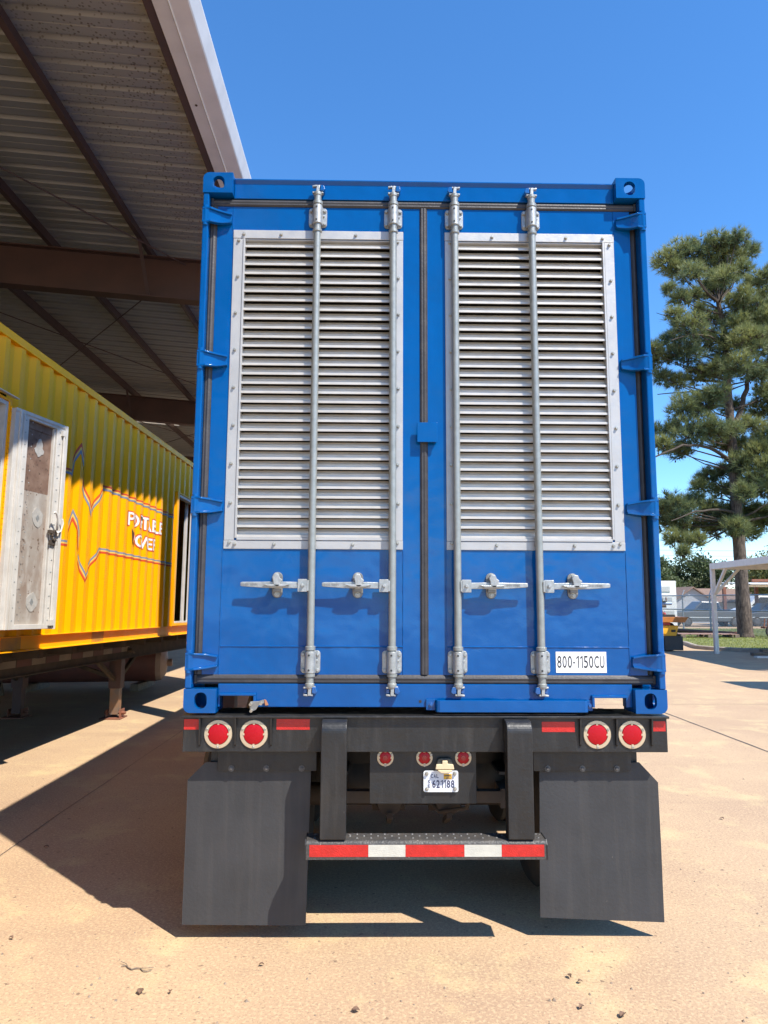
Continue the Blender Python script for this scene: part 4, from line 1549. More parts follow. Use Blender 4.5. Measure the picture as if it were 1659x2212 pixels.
for k in range(16):
    s0 = SA + 0.4 + k * 0.75
    MB().box(-2.3, -0.10, s0, s0 + 0.09, -0.10, -0.021).build('cross_beam', M_DUSTY, ytr, local=True)
# landing legs: feet on the ground
for dx, mt in ((-0.52, M_STEELD), (-1.92, M_STEELD)):
    ctr = YM @ Vector((dx, 6.79, 0))
    gx, gy = ctr.x, ctr.y
    gz = ctr.z
    lg = MB()
    lg.box(gx - 0.085, gx + 0.085, gy - 0.085, gy + 0.085, 0.42, gz - 0.04)
    lg.build('landing_leg', mt, ytr, bevel=0.006)
    il = MB().box(gx - 0.062, gx + 0.062, gy - 0.062, gy + 0.062, 0.06, 0.45).build('inner_leg', pbr('worn_leg', (0.20, 0.16, 0.13), 0.5, 0.3, base2=(0.36, 0.17, 0.07), vscale=7) if dx > -1 else M_STEELD, ytr)  # second leg coloured darker, shade under the container put into its colour
    ft_ = MB()
    ft_.box(gx - 0.17, gx + 0.13, gy - 0.15, gy + 0.15, 0.0, 0.018)
    for e in (-0.10, 0.09):
        ft_.box(gx + e, gx + e + 0.012, gy - 0.1, gy + 0.1, 0.019, 0.13)
    ft_.tube([(gx - 0.14, gy - 0.02, 0.08), (gx + 0.16, gy - 0.02, 0.08)], 0.022, 10)
    ft_.build('foot', M_RUST, ytr, bevel=0.003)
    gb = MB().lathe([(0.0, -0.03), (0.11, -0.03), (0.12, 0.02), (0.10, 0.05), (0.03, 0.06), (0.03, 0.11), (0, 0.11)], (gx + 0.09, gy + 0.02, gz - 0.19), 'x', 18)
    gb.tube([(gx + 0.18, gy + 0.02, gz - 0.19), (gx + 0.20, gy + 0.02, gz - 0.19), (gx + 0.20, gy + 0.12, gz - 0.23)], 0.014, 8)
    gb.build('gear_box', M_DUSTY, ytr, smooth=True)
    for e, q in ((-0.9, 0.0), (0.85, 0.0)):
        MB().beam((gx, gy, 0.50), (gx + (0.10 if e > 0 else -0.1), gy + e, gz - 0.12), 0.05, 0.05).build('leg_brace', M_DUSTY, ytr)
a_, c_ = YM @ Vector((-0.52, 6.79, 0)), YM @ Vector((-1.92, 6.79, 0))
MB().beam((a_.x, a_.y, 0.55), (c_.x, c_.y, 1.0), 0.05, 0.05).build('leg_brace', M_DUSTY, ytr)
MB().beam((a_.x, a_.y, 1.0), (c_.x, c_.y, 0.55), 0.05, 0.05).build('leg_brace', M_DUSTY, ytr)
for s0 in (-0.6, 0.65):
    for dx in (-0.28, -0.60, -1.85, -2.17):
        c = YM @ Vector((dx, s0, 0))
        wheel_mesh(c.x, c.y, 0.27, 0.48).build('tyre', M_TYRE, ytr, smooth=True)

# red oxide tank on timbers below the far part
tk = thing('storage_tank', 'red brown steel tank lying on timbers beneath the yellow container', 'tank', (-4.4, 10.2, 0))
TA, TB = Vector((-4.40, 10.35, 0.50)), Vector((-8.0, 9.75, 0.50))
dv = (TB - TA).normalized()
b = MB().tube([TA, TB], 0.37, 36, caps=False)
b.build('shell', M_TANK, tk, smooth=True)
pts = [TA - dv * t for t in (0.0, 0.09, 0.16, 0.20)]
MB().tube(pts, [0.37, 0.345, 0.24, 0.02], 36).build('dished_end', M_TANKEND, tk, smooth=True)
MB().tube([TB, TB + dv * 0.12], [0.37, 0.2], 36).build('dished_end', M_TANKEND, tk, smooth=True)
MB().tube([TA - dv * 0.15 + Vector((0, -0.02, -0.02)), TA - dv * 0.28 + Vector((0, -0.02, -0.02))], 0.07, 12).build('nozzle', M_TANKEND, tk, smooth=True)
for k, t in enumerate((0.25, 2.2)):
    p = TA + dv * t
    o = MB().beam((p.x, p.y - 0.5, 0.065), (p.x, p.y + 0.5, 0.065), 0.15, 0.129).build('timber_block', M_WOOD, bevel=0.006)
    tag(o, ('grey timber bearer under the visible end of the red brown tank', 'grey timber bearer under the hidden half of the red brown tank')[k], 'timber', 'timber bearers under the tank')
# pale board on a trestle in the dark
tr = thing('trestle', 'low dark trestle standing in the shade behind the yellow container', 'trestle', (-7.6, 9.0, 0))
MB().beam((-8.3, 8.6, 0.52), (-6.6, 9.0, 0.52), 0.12, 0.06).build('top_bar', M_WOOD, tr)
for x, y in ((-8.15, 8.63), (-6.75, 8.97)):
    for e in (-0.22, 0.22):
        MB().beam((x, y, 0.49), (x, y + e, 0.0), 0.07, 0.05).build('leg', M_WOOD, tr)
o = MB().add([(-7.75, 8.68, 0.556), (-7.15, 8.8, 0.556), (-6.95, 9.1, 0.98), (-7.55, 8.98, 0.98), (-7.75, 8.70, 0.550), (-7.15, 8.82, 0.550), (-6.95, 9.12, 0.974), (-7.55, 9.0, 0.974)],
             [(0, 1, 2, 3), (4, 7, 6, 5), (0, 4, 5, 1), (1, 5, 6, 2), (2, 6, 7, 3), (3, 7, 4, 0)]).build('white_board', M_WSTEEL)
tag(o, 'white board leaning on the trestle in the shade', 'board')

# ------------------------------------------------------------------ OPEN SHED
shed = thing('open_shed', 'tall open metal shed with corrugated roof, brown steel frame and pale gutter', 'shed', (-2.2, 5.9, 0))
EX, EZ, SL = -2.086, 6.66, 1 / 12.0
FAR = -21.0


def rz(x):
    return EZ + (EX - x) * SL


RY0, RSP = 6.12, 7.90
Y0R, Y1R = -9.6, 30.0
# roof sheets: one mesh, 0.91 m wide with three ribs
SW = 0.915


def sheet_mesh(xa=EX + 0.02, xb=FAR, mat=None, nm='roof_sheet'):
    pr = []
    for k in range(3):
        o_ = k * 0.305
        pr += [(o_, 0), (o_ + 0.085, 0), (o_ + 0.092, 0.006), (o_ + 0.108, 0.006), (o_ + 0.115, 0.0), (o_ + 0.215, 0), (o_ + 0.238, 0.042), (o_ + 0.282, 0.042)]
    pr += [(SW, 0.0), (SW + 0.04, 0.0)]
    vs = [(x, y, rz(x) + z) for y, z in pr for x in (xa, xb)]
    return MB().add(vs, [(2 * i, 2 * i + 1, 2 * i + 3, 2 * i + 2) for i in range(len(pr) - 1)]).mesh(nm, mat or M_ROOF)


sm = sheet_mesh()
nS = int((Y1R - Y0R) / SW)
for k in range(nS):
    loc_ = (0, Y0R + k * SW, 0.0015 * (k % 2))
    if 16.6 < Y0R + (k + .5) * SW < 18.2:
        put('roof_sheet', sheet_mesh(xb=-6.25), shed, loc=loc_)
        put('roof_sheet', sheet_mesh(xa=-7.55), shed, loc=loc_)
        put('skylight', sheet_mesh(-6.25, -7.55, M_SKYL, 'skylight'), shed, loc=loc_)
    else:
        put('roof_sheet', sm, shed, loc=loc_)
# purlins (Z sections)
PX = [-3.52, -4.94, -6.39, -7.83, -9.28, -10.7, -12.2, -13.6, -15.0, -16.5, -17.9, -19.3]
for x in PX:
    z = rz(x) - 0.004
    MB().add([(x - 0.065, y, z) for y in (Y0R, Y1R)] + [(x, y, z) for y in (Y0R, Y1R)] + [(x, y, z - 0.2) for y in (Y0R, Y1R)] + [(x + 0.065, y, z - 0.2) for y in (Y0R, Y1R)],
             [(0, 2, 3, 1), (2, 4, 5, 3), (4, 6, 7, 5)]).build('purlin', M_PURL, shed)
MB().box(EX - 0.07, EX + 0.015, Y0R, Y1R, EZ - 0.21, EZ - 0.004).build('eave_strut', M_PURL, shed)
# rafters and columns
for k in range(-2, 4):
    y = RY0 + k * RSP
    if y > Y1R:
        continue
    f = MB()
    x0, x1 = EX - 0.08, FAR
    for dz0, dz1, w in ((-0.205, -0.222, 0.10), (-0.80, -0.818, 0.10)):
        f.add([(x, y + e, rz(x) + d) for x in (x0, x1) for e in (-w, w) for d in (dz0, dz1)], [(0, 2, 3, 1), (4, 5, 7, 6), (0, 1, 5, 4), (2, 6, 7, 3), (0, 4, 6, 2), (1, 3, 7, 5)])
    f.add([(x, y + e, rz(x) + d) for x in (x0, x1) for e in (-.006, .006) for d in (-0.222, -0.80)], [(0, 2, 3, 1), (4, 5, 7, 6), (0, 1, 5, 4), (2, 6, 7, 3), (0, 4, 6, 2), (1, 3, 7, 5)])
    f.build('rafter', M_STEELD, shed)
    c = MB()
    for xx in (-2.25, FAR + 0.3):
        zt = rz(xx) - 0.22 - (0.0 if xx < -5 else 0.02)
        c.box(xx - 0.16, xx - 0.145, y - 0.11, y + 0.11, 0, zt)
        c.box(xx + 0.145, xx + 0.16, y - 0.11, y + 0.11, 0, zt)
        c.box(xx - 0.145, xx + 0.145, y - 0.007, y + 0.007, 0, zt)
        c.box(xx - 0.2, xx + 0.2, y - 0.16, y + 0.16, 0.0, 0.02)
    c.build('column', M_STEELD, shed)
    # flange braces from the purlins to the bottom flange
    for x in PX[::2]:
        for e in (-1, 1):
            if e > 0 and x > -4:
                continue
            MB().beam((x + 0.02, y + e * 0.55, rz(x) - 0.18), (x + 0.02, y + e * 0.07, rz(x) - 0.79), 0.05, 0.012).build('flange_brace', M_PURL, shed)
# rod bracing
for k in (-1, 0, 1, 2):
    ya, yb_ = RY0 + k * RSP, RY0 + (k + 1) * RSP
    for xa, xb in ((-3.0, -9.0), (-9.0, -3.0)):
        MB().tube([(xa, ya, rz(xa) - 0.26), (xb, yb_, rz(xb) - 0.26)], 0.010, 6).build('brace_rod', M_PURL, shed)
# gutter: bottom in two folds, sunlit outer face
g = MB()
gp = [(-2.072, 6.63), (-2.072, 6.432), (-1.945, 6.424), (-1.936, 6.411), (-1.927, 6.424), (-1.782, 6.430), (-1.772, 6.440), (-1.729, 6.585), (-1.729, 6.600), (-1.765, 6.600), (-1.765, 6.585),
      (-1.800, 6.455), (-2.05, 6.452), (-2.05, 6.63)]
g.prism(gp, 1, Y0R, Y1R)
gut = g.build('gutter', M_TRIM, shed)
for k in range(14):
    y = Y0R + 1.5 + k * 2.7
    MB().lathe([(0, -0.008), (0.012, -0.006), (0.014, 0)], (-2.01, y, 6.4275), 'z', 8).build('rivet', M_DUSTY, gut)
# sheet walls close the far side; back wall added to keep it dark
MB().box(FAR - 0.05, FAR, Y0R, Y1R, 0.0, rz(FAR) - 0.3).build('added_back_wall', pbr('back_wall_sheet', (0.20, 0.17, 0.14), 0.7, var=0.2), shed)
MB().box(FAR, -8.5, Y1R, Y1R + .05, 0.0, rz(FAR) - 0.3).build('end_wall', pbr('back_wall_sheet', (0.2, 0.17, 0.14), 0.7), shed)
# ------------------------------------------------------------------ RIGHT: LAWN, KERB, CANOPY, MACHINE
lawn_poly = [(13.2, 60), (12.9, 30), (12.2, 24.6), (11.75, 23.0), (11.6, 22.3), (11.75, 21.7), (12.3, 20.9), (12.9, 20.2), (15.5, 17.4), (19.0, 14.5), (32, 9), (60, 12), (60, 44), (22.5, 44.0), (20.0, 41.5), (18, 44), (17, 60)]
inner = lawn_poly
b = MB().prism(lawn_poly[:-4] + [(60, 39), (17.3, 39.0), (15.2, 44)], 2, 0.004, 0.12)
b.build('lawn', pbr('lawn_soil', (0.13, 0.15, 0.035), 0.95, base2=(0.19, 0.19, 0.06), vscale=1.2), kind='structure')
kp = lawn_poly[1:11]
kb = MB()


def offset_path(pts, d):
    out = []
    for i, p in enumerate(pts):
        a = Vector(pts[max(i - 1, 0)])
        c = Vector(pts[min(i + 1, len(pts) - 1)])
        t = (c - a).normalized()
        out.append(Vector(p) + Vector((-t.y, t.x)) * d)
    return out


o1, o0 = offset_path(kp, -0.15), [Vector(p) for p in kp]
n = len(kp)
vs = [(p.x, p.y, 0.0) for p in o1] + [(p.x, p.y, 0.11) for p in offset_path(kp, -0.13)] + [(p.x, p.y, 0.135) for p in offset_path(kp, -0.10)] + [(p.x, p.y, 0.135) for p in o0] + [(p.x, p.y, 0.11) for p in offset_path(kp, 0.02)]
kb.add(vs, [(r * n + i, r * n + i + 1, (r + 1) * n + i + 1, (r + 1) * n + i) for r in range(4) for i in range(n - 1)])
kb.build('kerb', M_KERB, kind='structure', smooth=True)

# grass
def blades(n, inside, h0, h1, w):
    vs, fs, tint = [], [], []
    k = 0
    while k < n:
        x, y = rng.uniform(11.6, 27), rng.uniform(19, 39)
        if not inside(x, y):
            continue
        h = rng.uniform(h0, h1)
        a = rng.uniform(0, math.pi)
        ca, sa = math.cos(a) * w, math.sin(a) * w
        lx, ly = rng.normal(0, 0.04), rng.normal(0, 0.04)
        i = len(vs)
        vs += [(x - ca, y - sa, 0.115), (x + ca, y + sa, 0.115), (x + lx, y + ly, 0.12 + h)]
        fs.append((i, i + 1, i + 2))
        tint.append(rng.uniform(0, 1))
        k += 1
    return vs, fs, tint


def in_poly(x, y, poly=lawn_poly):
    c = False
    j = len(poly) - 1
    for i in range(len(poly)):
        if (poly[i][1] > y) != (poly[j][1] > y) and x < (poly[j][0] - poly[i][0]) * (y - poly[i][1]) / (poly[j][1] - poly[i][1]) + poly[i][0]:
            c = not c
        j = i
    return c


def mesh_tinted(name, vs, fs, tint, mat):
    me = bpy.data.meshes.new(name)
    me.from_pydata([tuple(v) for v in vs], [], fs)
    a = me.attributes.new('tint', 'FLOAT', 'FACE')
    a.data.foreach_set('value', np.asarray(tint, dtype=np.float32))
    me.materials.append(mat)
    return me


vs, fs, ti = blades(46000, in_poly, 0.015, 0.055, 0.011)
o = put('grass', mesh_tinted('grass', vs, fs, ti, M_GRASS))
o['kind'] = 'stuff'
o['label'] = 'short sunlit grass on the lawn round the pine'

# white canopy
can = thing('shade_canopy', 'white steel shade canopy with braced post beside the kerb', 'canopy', (11.05, 19.8, 0))
P1, P2 = Vector((11.05, 19.85, 0)), Vector((10.58, 13.0, 0))
P3, P4 = Vector((17.3, 19.4, 0)), Vector((16.9, 12.4, 0))
for p in (P1, P2, P3, P4):
    MB().box(p.x - 0.062, p.x + 0.062, p.y - 0.062, p.y + 0.062, 0.0, 2.76).build('post', M_WSTEEL, can, bevel=0.004)
for a, c in ((P1, P2), (P2, P4), (P4, P3), (P3, P1)):
    d = (c - a).normalized() * 0.064
    MB().beam((a.x - d.x, a.y - d.y, 2.861), (c.x + d.x, c.y + d.y, 2.861), 0.12, 0.20).build('beam', M_WSTEEL, can, bevel=0.003)
MB().beam((P1.x + .01, P1.y - .06, 1.95), (P1.x - 0.02, P1.y - 0.95, 2.77), 0.08, 0.08).build('brace', M_WSTEEL, can)
MB().beam((P1.x + .06, P1.y, 1.95), (P1.x + 0.85, P1.y - 0.06, 2.77), 0.08, 0.08).build('brace', M_WSTEEL, can)
nP = 12
for k in range(nP):
    t0, t1 = k / nP, (k + 1) / nP - 0.002
    q = [P1.lerp(P3, t0), P1.lerp(P3, t1), P2.lerp(P4, t1), P2.lerp(P4, t0)]
    vs = [(p.x, p.y, 2.925) for p in q] + [(p.x, p.y, 2.962) for p in q]
    MB().add(vs, [(0, 1, 2, 3), (4, 7, 6, 5), (0, 4, 5, 1), (1, 5, 6, 2), (2, 6, 7, 3), (3, 7, 4, 0)]).build('roof_panel', pbr('canopy_panel', (0.62, 0.52, 0.42), 0.6, var=0.1), can)
# added unseen roof, stands in for whatever shades this part of the slab
c2 = thing('shade_canopy', 'added unseen white roof on posts that casts a short shade on the slab', 'canopy', (10, 9.6, 0))
for x, y in ((8.75, 8.95), (8.75, 10.1), (13.2, 8.3), (13.2, 10.0)):
    MB().box(x - .05, x + .05, y - .05, y + .05, 0, 2.8).build('post', M_WSTEEL, c2)
MB().prism([(8.64, 10.24), (8.66, 9.03), (8.95, 8.86), (13.4, 8.1), (13.4, 10.2)], 2, 2.81, 2.93).build('roof_panel', M_WSTEEL, c2)

# drilling trailer seen end on
mc = thing('machine_trailer', 'yellow and orange machine trailer with black mud flaps and blue pipe on top', 'trailer', (9.4, 20.8, 0))
Y = 20.75
for x0, x1 in ((8.1, 8.72), (9.72, 10.34)):
    MB().box(x0, x1, Y - 0.02, Y, 0.05, 0.52).build('mud_flap', M_RUBBER, mc)
for x in (8.42, 10.0):
    for y in (Y + 0.6, Y + 1.8):
        wheel_mesh(x, y, 0.5, 0.48).build('tyre', M_TYRE, mc, smooth=True)
MB().box(9.4, 9.75, Y + .05, Y + .1, 0.02, 0.52).build('dark_skirt', M_RUBBER, mc)
bm_ = MB().prism([(8.1, 0.53), (10.15, 0.53), (10.24, 0.88), (8.1, 0.88)], 1, Y + 0.05, Y + 0.2)
bm_.build('bumper', M_YMACH, mc, bevel=0.006)
MB().box(8.1, 9.85, Y, Y + 0.049, 0.60, 0.74).build('bumper_face', M_YMACH, mc, bevel=0.006)
MB().box(9.98, 10.12, Y + 0.03, Y + 0.049, 0.66, 0.74).build('bumper_slot', M_HOLE, mc)
MB().box(8.1, 9.98, Y + 0.1, Y + 0.3, 0.885, 0.985).build('light_bar', M_RMACH, mc, bevel=0.01)
MB().prism([(8.0, 0.99), (10.42, 0.99), (10.56, 1.17), (8.0, 1.17)], 1, Y - 0.05, Y + 5.5).build('deck', M_ORANGE, mc, bevel=0.006)
MB().box(8.2, 10.16, Y + 0.1, Y + 4, 1.172, 1.25).build('base_frame', M_HOLE, mc)
MB().prism([(8.6, 1.251), (9.85, 1.251), (9.78, 1.40), (8.6, 1.40)], 1, Y + 0.2, Y + 1.6).build('turntable', M_RUST, mc, bevel=0.02)
MB().lathe([(0.0, 0.0), (0.18, 0.0), (0.16, 0.06), (0, 0.1)], (9.86, Y + 0.6, 1.252), 'z', 16).build('red_cap', M_RMACH, mc)
MB().box(9.2, 9.6, Y + 0.3, Y + 0.9, 1.401, 1.58).build('pump_block', M_HOLE, mc, bevel=0.02)
MB().tube([(8.2, Y + 0.25, 1.63), (10.11, Y + 0.25, 1.63)], 0.055, 16).build('pipe', M_BMACH, mc, smooth=True)
MB().tube([(8.2, Y + 0.45, 1.53), (10.0, Y + 0.45, 1.53)], 0.045, 16).build('pipe', M_DUSTY, mc, smooth=True)
MB().box(9.0, 9.92, Y + 0.15, Y + 0.5, 1.69, 1.725).build('clamp_bar', M_HOLE, mc)
for x in (9.52, 9.72):
    MB().box(x, x + .07, Y + 0.2, Y + 0.3, 1.726, 1.765).build('clamp_nut', M_HOLE, mc)
MB().box(9.905, 9.93, Y + 0.2, Y + 0.23, 1.70, 1.85).build('upright', M_RUST, mc)

# white cabinet with grilles
cb = thing('white_cabinet', 'tall white equipment cabinet with grey grilles behind the machine trailer', 'cabinet', (17.3, 40, 0))
MB().box(16.0, 18.45, 40.0, 42.0, 0.10, 2.98).build('body', M_CABINET, cb, bevel=0.02)
for x0, z0 in ((17.75, 2.30), (17.85, 1.62), (17.95, 0.8)):
    gr = MB()
    gr.box(x0 - 0.30, x0 + 0.32, 39.975, 39.999, z0, z0 + 0.36)
    g_ = gr.build('grille', M_GRILLE, cb)
    for k in range(6):
        MB().box(x0 - 0.28, x0 + 0.30, 39.95, 39.974, z0 + 0.03 + k * 0.055, z0 + 0.055 + k * 0.055).build('slat', M_CABINET, g_)
MB().box(16.0, 18.4, 40.1, 41.9, 0.0, 0.099).build('skid', M_DUSTY, cb)
MB().box(17.02, 17.04, 39.985, 39.999, 0.15, 2.9).build('door_seam', M_GRILLE, cb)

# pallet, planks, rusty cart, pipes
pl = thing('pallet', 'flat wooden pallet with reddish boards lying on the lawn', 'pallet', (14.6, 28.4, 0.12))
for k in range(6):
    MB().box(13.4 + k * 0.44, 13.78 + k * 0.44, 27.9, 29.1, 0.26, 0.285).build('board', M_PALETOP, pl)
for y in (27.95, 28.5, 29.0):
    for x in (13.4, 14.6, 15.8):
        MB().box(x, x + 0.2, y - 0.05, y + 0.05, 0.125, 0.259).build('block', M_WOOD, pl)
pk = []
for k, (x, y, z, ln_, rz_, m_, lb_) in enumerate(((13.3, 19.15, 0.05, 3.0, 0.06, M_WOOD, 'lowest brown plank of the pile beyond the white plank'),
                                                (13.5, 19.2, 0.15, 2.6, -0.05, M_WOOD, 'middle brown plank of the pile beyond the white plank'),
                                                (13.75, 19.25, 0.25, 2.4, 0.12, M_WOOD, 'topmost brown plank of the pile beyond the white plank'),
                                                (13.1, 18.05, 0.03, 3.4, -0.04, M_WSTEEL, 'long white plank lying on the slab near the canopy post'))):
    d = Vector((math.cos(rz_), math.sin(rz_), 0)) * ln_ / 2
    o = MB().beam((x - d.x, y - d.y, z), (x + d.x, y + d.y, z), 0.22, 0.055 if k == 3 else 0.09).build('plank', m_, bevel=0.004)
    tag(o, lb_, 'plank', 'planks on the slab')
ct = thing('utility_cart', 'rusty two wheeled cart standing behind the pine trunk', 'cart', (17.6, 27.6, 0.12))
for x in (17.25, 17.95):
    t = MB().lathe([(0.20, -0.04), (0.29, -0.05), (0.30, 0.0), (0.29, 0.05), (0.20, 0.04)], (0, 0, 0), 'y', 24)
    t.v = [(v[0] + x, v[1] + 27.5, v[2] + 0.42) for v in t.v]
    t.f = [f for f in t.f if len(f) == 4]
    w_ = t.build('tyre', M_TYRE, ct, smooth=True)
    MB().lathe([(0.0, -0.03), (0.2, -0.035), (0.2, 0.035), (0, 0.03)], (x, 27.5, 0.42), 'y', 16).build('rim', M_GRILLE, w_)
for k in range(6):
    MB().beam((17.0 + k * 0.16, 27.7, 0.62), (17.05 + k * 0.16, 27.7, 0.98), 0.05, 0.03).build('stake', M_RUST, ct)
MB().box(16.95, 18.2, 27.55, 27.9, 0.55, 0.62).build('bed', M_RUST, ct)
for k, (a, c) in enumerate((((15.6, 34.4, 0.22), (16.9, 29.6, 0.22)), ((15.9, 34.8, 0.20), (17.3, 29.8, 0.20)))):
    o = MB().tube([a, c], 0.09, 10).build('rusty_pipe', M_RUST, smooth=True)
    tag(o, ('rusty pipe lying on the lawn on the side of the pallet', 'rusty pipe lying on the lawn close to the fence')[k], 'pipe', 'rusty pipes on the lawn')

# chain link fence
fe = thing('chain_link_fence', 'grey chain link fence with steel posts beyond the lawn', 'fence', (17.4, 33.5, 0.1))
dF = Vector((-0.42, 2.3, 0)).normalized()
F0 = Vector((17.4, 33.5, 0.1)) - dF * 2.338 * 4
nF = 9
for k in range(nF + 1):
    p = F0 + dF * 2.338 * k
    zt = 2.07
    MB().tube([(p.x, p.y, 0.05), (p.x, p.y, zt)], 0.045, 8).build('post', M_WIRE, fe, smooth=True)
    MB().tube([(p.x, p.y, zt), (p.x + 0.12, p.y + 0.02, zt + .28)], 0.028, 6).build('post_arm', M_WIRE, fe)
Fe = F0 + dF * 2.338 * nF
for z in (2.04, 1.28):
    MB().tube([(F0.x, F0.y, z), (Fe.x, Fe.y, z)], 0.032, 8).build('rail', M_WIRE, fe)
wv = MB()
LFe = (Fe - F0).length
for sgn in (1, -1):
    k = -2.0
    while k < LFe:
        a0 = k if sgn > 0 else k + 1.95
        a1 = k + 1.95 if sgn > 0 else k
        pts = []
        for a, z in ((a0, 0.12), (a1, 2.07)):
            a = min(max(a, 0), LFe)
            q = F0 + dF * a
            pts.append(Vector((q.x, q.y, z)))
        d = (pts[1] - pts[0]).normalized()
        x_ = d.cross(Vector((1, 0, 0))).normalized() * 0.006
        i = len(wv.v)
        wv.add([pts[0] - x_, pts[0] + x_, pts[1] + x_, pts[1] - x_], [(0, 1, 2, 3)])
        k += 0.075
wv.build('wire_mesh', M_WIRE, fe, kind='stuff')
# rust coloured carport behind the fence
cpn = thing('carport', 'white roofed carport on rust coloured posts behind the fence', 'carport', (26, 47, 0))
for x in (24.9, 29.6):
    MB().box(x - 0.1, x + 0.1, 46.9, 47.1, 0, 2.78).build('post', M_RUST, cpn)
MB().box(24.6, 34, 46.9, 47.1, 2.781, 2.93).build('beam', M_WSTEEL, cpn)
for k in range(8):
    x = 26.2 + k * 1.1
    MB().add([(x, 45.8, 2.94), (x + 1.07, 45.8, 2.94), (x + 1.07, 50.5, 3.14), (x, 50.5, 3.14), (x, 45.8, 3.0), (x + 1.07, 45.8, 3.0), (x + 1.07, 50.5, 3.20), (x, 50.5, 3.20)],
             [(0, 3, 2, 1), (4, 5, 6, 7), (0, 1, 5, 4), (1, 2, 6, 5), (2, 3, 7, 6), (3, 0, 4, 7)]).build('roof_panel', M_WSTEEL, cpn)
rf = thing('steel_frame', 'rust coloured steel portal frame right of the pine trunk', 'frame', (28, 50, 0))
MB().box(28.9, 29.12, 50.2, 50.4, 0, 3.25).build('post', M_RUST, rf)
MB().box(33.0, 33.2, 50.2, 50.4, 0, 3.25).build('post', M_RUST, rf)
MB().box(28.7, 33.4, 50.18, 50.42, 3.251, 3.45).build('beam', M_RUST, rf)


# cars beyond the fence
def car(name, label, x, y, z, body, pts_lower, cabin, length, width=1.85, wheel_r=0.36, cat='car'):
    t = thing(name, label, cat, (x, y, z), group='vehicles parked beyond the fence')
    t.rotation_euler = (0, 0, 0)
    lo_ = MB().prism(pts_lower, 1, -width / 2, width / 2)
    bo = lo_.build('body', body, t, bevel=0.05, local=True)
    cw = width / 2 - 0.10
    n = len(cabin)
    cbm = MB()
    mx = max(p[1] for p in cabin)
    mn = min(p[1] for p in cabin)

    def ins(p):
        return 0.05 + 0.16 * (p[1] - mn) / (mx - mn)
    vs = [(p[0], -width / 2 + ins(p), p[1]) for p in cabin] + [(p[0], width / 2 - ins(p), p[1]) for p in cabin]
    cbm.add(vs, [tuple(range(n)), tuple(range(2 * n - 1, n - 1, -1))] + [(i, (i + 1) % n, n + (i + 1) % n, n + i) for i in range(n)])
    cbm.build('cabin', body, t, bevel=0.05, local=True)
    cx = sum(p[0] for p in cabin) / n
    cz = sum(p[1] for p in cabin) / n
    for s_ in (-1, 1):
        wn_ = MB()
        w_ = [(cx + (p[0] - cx) * 0.86, cz + (p[1] - cz) * 0.72) for p in cabin]
        wn_.add([(p[0], s_ * (width / 2 - ins(p) + 0.012), p[1]) for p in w_], [tuple(range(n))])
        wn_.build('window', M_GLASS, t, local=True)
        MB().box(-length * 0.45, length * 0.45, s_ * width / 2 - 0.012, s_ * width / 2 + 0.012, 0.62, 0.665).build('trim_strip', M_CHROME, t, local=True)
    for wx in (-length * 0.31, length * 0.31):
        for s_ in (-1, 1):
            ty = MB().lathe([(0, -0.1), (wheel_r * .9, -0.1), (wheel_r, -0.06), (wheel_r, 0.06), (wheel_r * .9, 0.1), (0, 0.1)], (wx, s_ * (width / 2 - 0.08), wheel_r), 'y', 20)
            ty = ty.build('wheel', M_TYRE, t, local=True, smooth=True)
            MB().lathe([(0, -0.115), (wheel_r * .55, -0.11), (wheel_r * .6, -0.1)] if s_ < 0 else [(0, 0.115), (wheel_r * .55, 0.11), (wheel_r * .6, 0.1)],
                       (wx, s_ * (width / 2 - 0.08), wheel_r), 'y', 14).build('rim', M_BOLTD, ty, local=True)
    for s_ in (-1, 1):
        MB().box(-length / 2 - 0.01, -length / 2 + 0.03, s_ * 0.62 - 0.15, s_ * 0.62 + 0.15, 0.72, 0.86).build('headlight', M_CHROME, t, local=True)
        MB().box(length / 2 - 0.03, length / 2 + 0.01, s_ * 0.68 - 0.1, s_ * 0.68 + 0.1, 0.72, 0.95).build('tail_lamp', M_LENS, t, local=True)
    return t


car('parked_pickup', 'grey pickup truck parked side on beyond the fence', 23.2, 46.5, 0, M_GREYV,
    [(-2.7, 0.35), (2.7, 0.35), (2.7, 1.05), (0.9, 1.08), (-1.3, 1.08), (-2.6, 1.0)], [(-1.25, 1.08), (0.85, 1.08), (0.7, 1.72), (-0.55, 1.74)], 5.4)
car('parked_suv', 'dark grey estate car parked beyond the fence behind the pine', 28.4, 47.5, 0, M_DGREYV,
    [(-2.3, 0.3), (2.3, 0.3), (2.3, 1.0), (-1.2, 1.02), (-2.25, 0.9)], [(-1.3, 1.0), (2.2, 1.0), (1.95, 1.62), (-0.5, 1.64)], 4.7)
car('parked_van', 'white van parked far beyond the fence under the carport', 31.2, 53.0, 0, M_WHITEV,
    [(-2.6, 0.35), (2.6, 0.35), (2.6, 1.3), (-1.9, 1.3), (-2.55, 1.05)], [(-2.0, 1.3), (2.58, 1.3), (2.5, 2.2), (-1.1, 2.22)], 5.3, 1.95)
car('parked_sedan', 'black low car parked beyond the fence left of the grey pickup', 18.9, 49.5, 0, M_DGREYV,
    [(-2.3, 0.3), (2.3, 0.3), (2.3, 0.88), (-1.2, 0.92), (-2.25, 0.8)], [(-1.1, 0.9), (1.6, 0.9), (0.95, 1.42), (-0.4, 1.43)], 4.6)


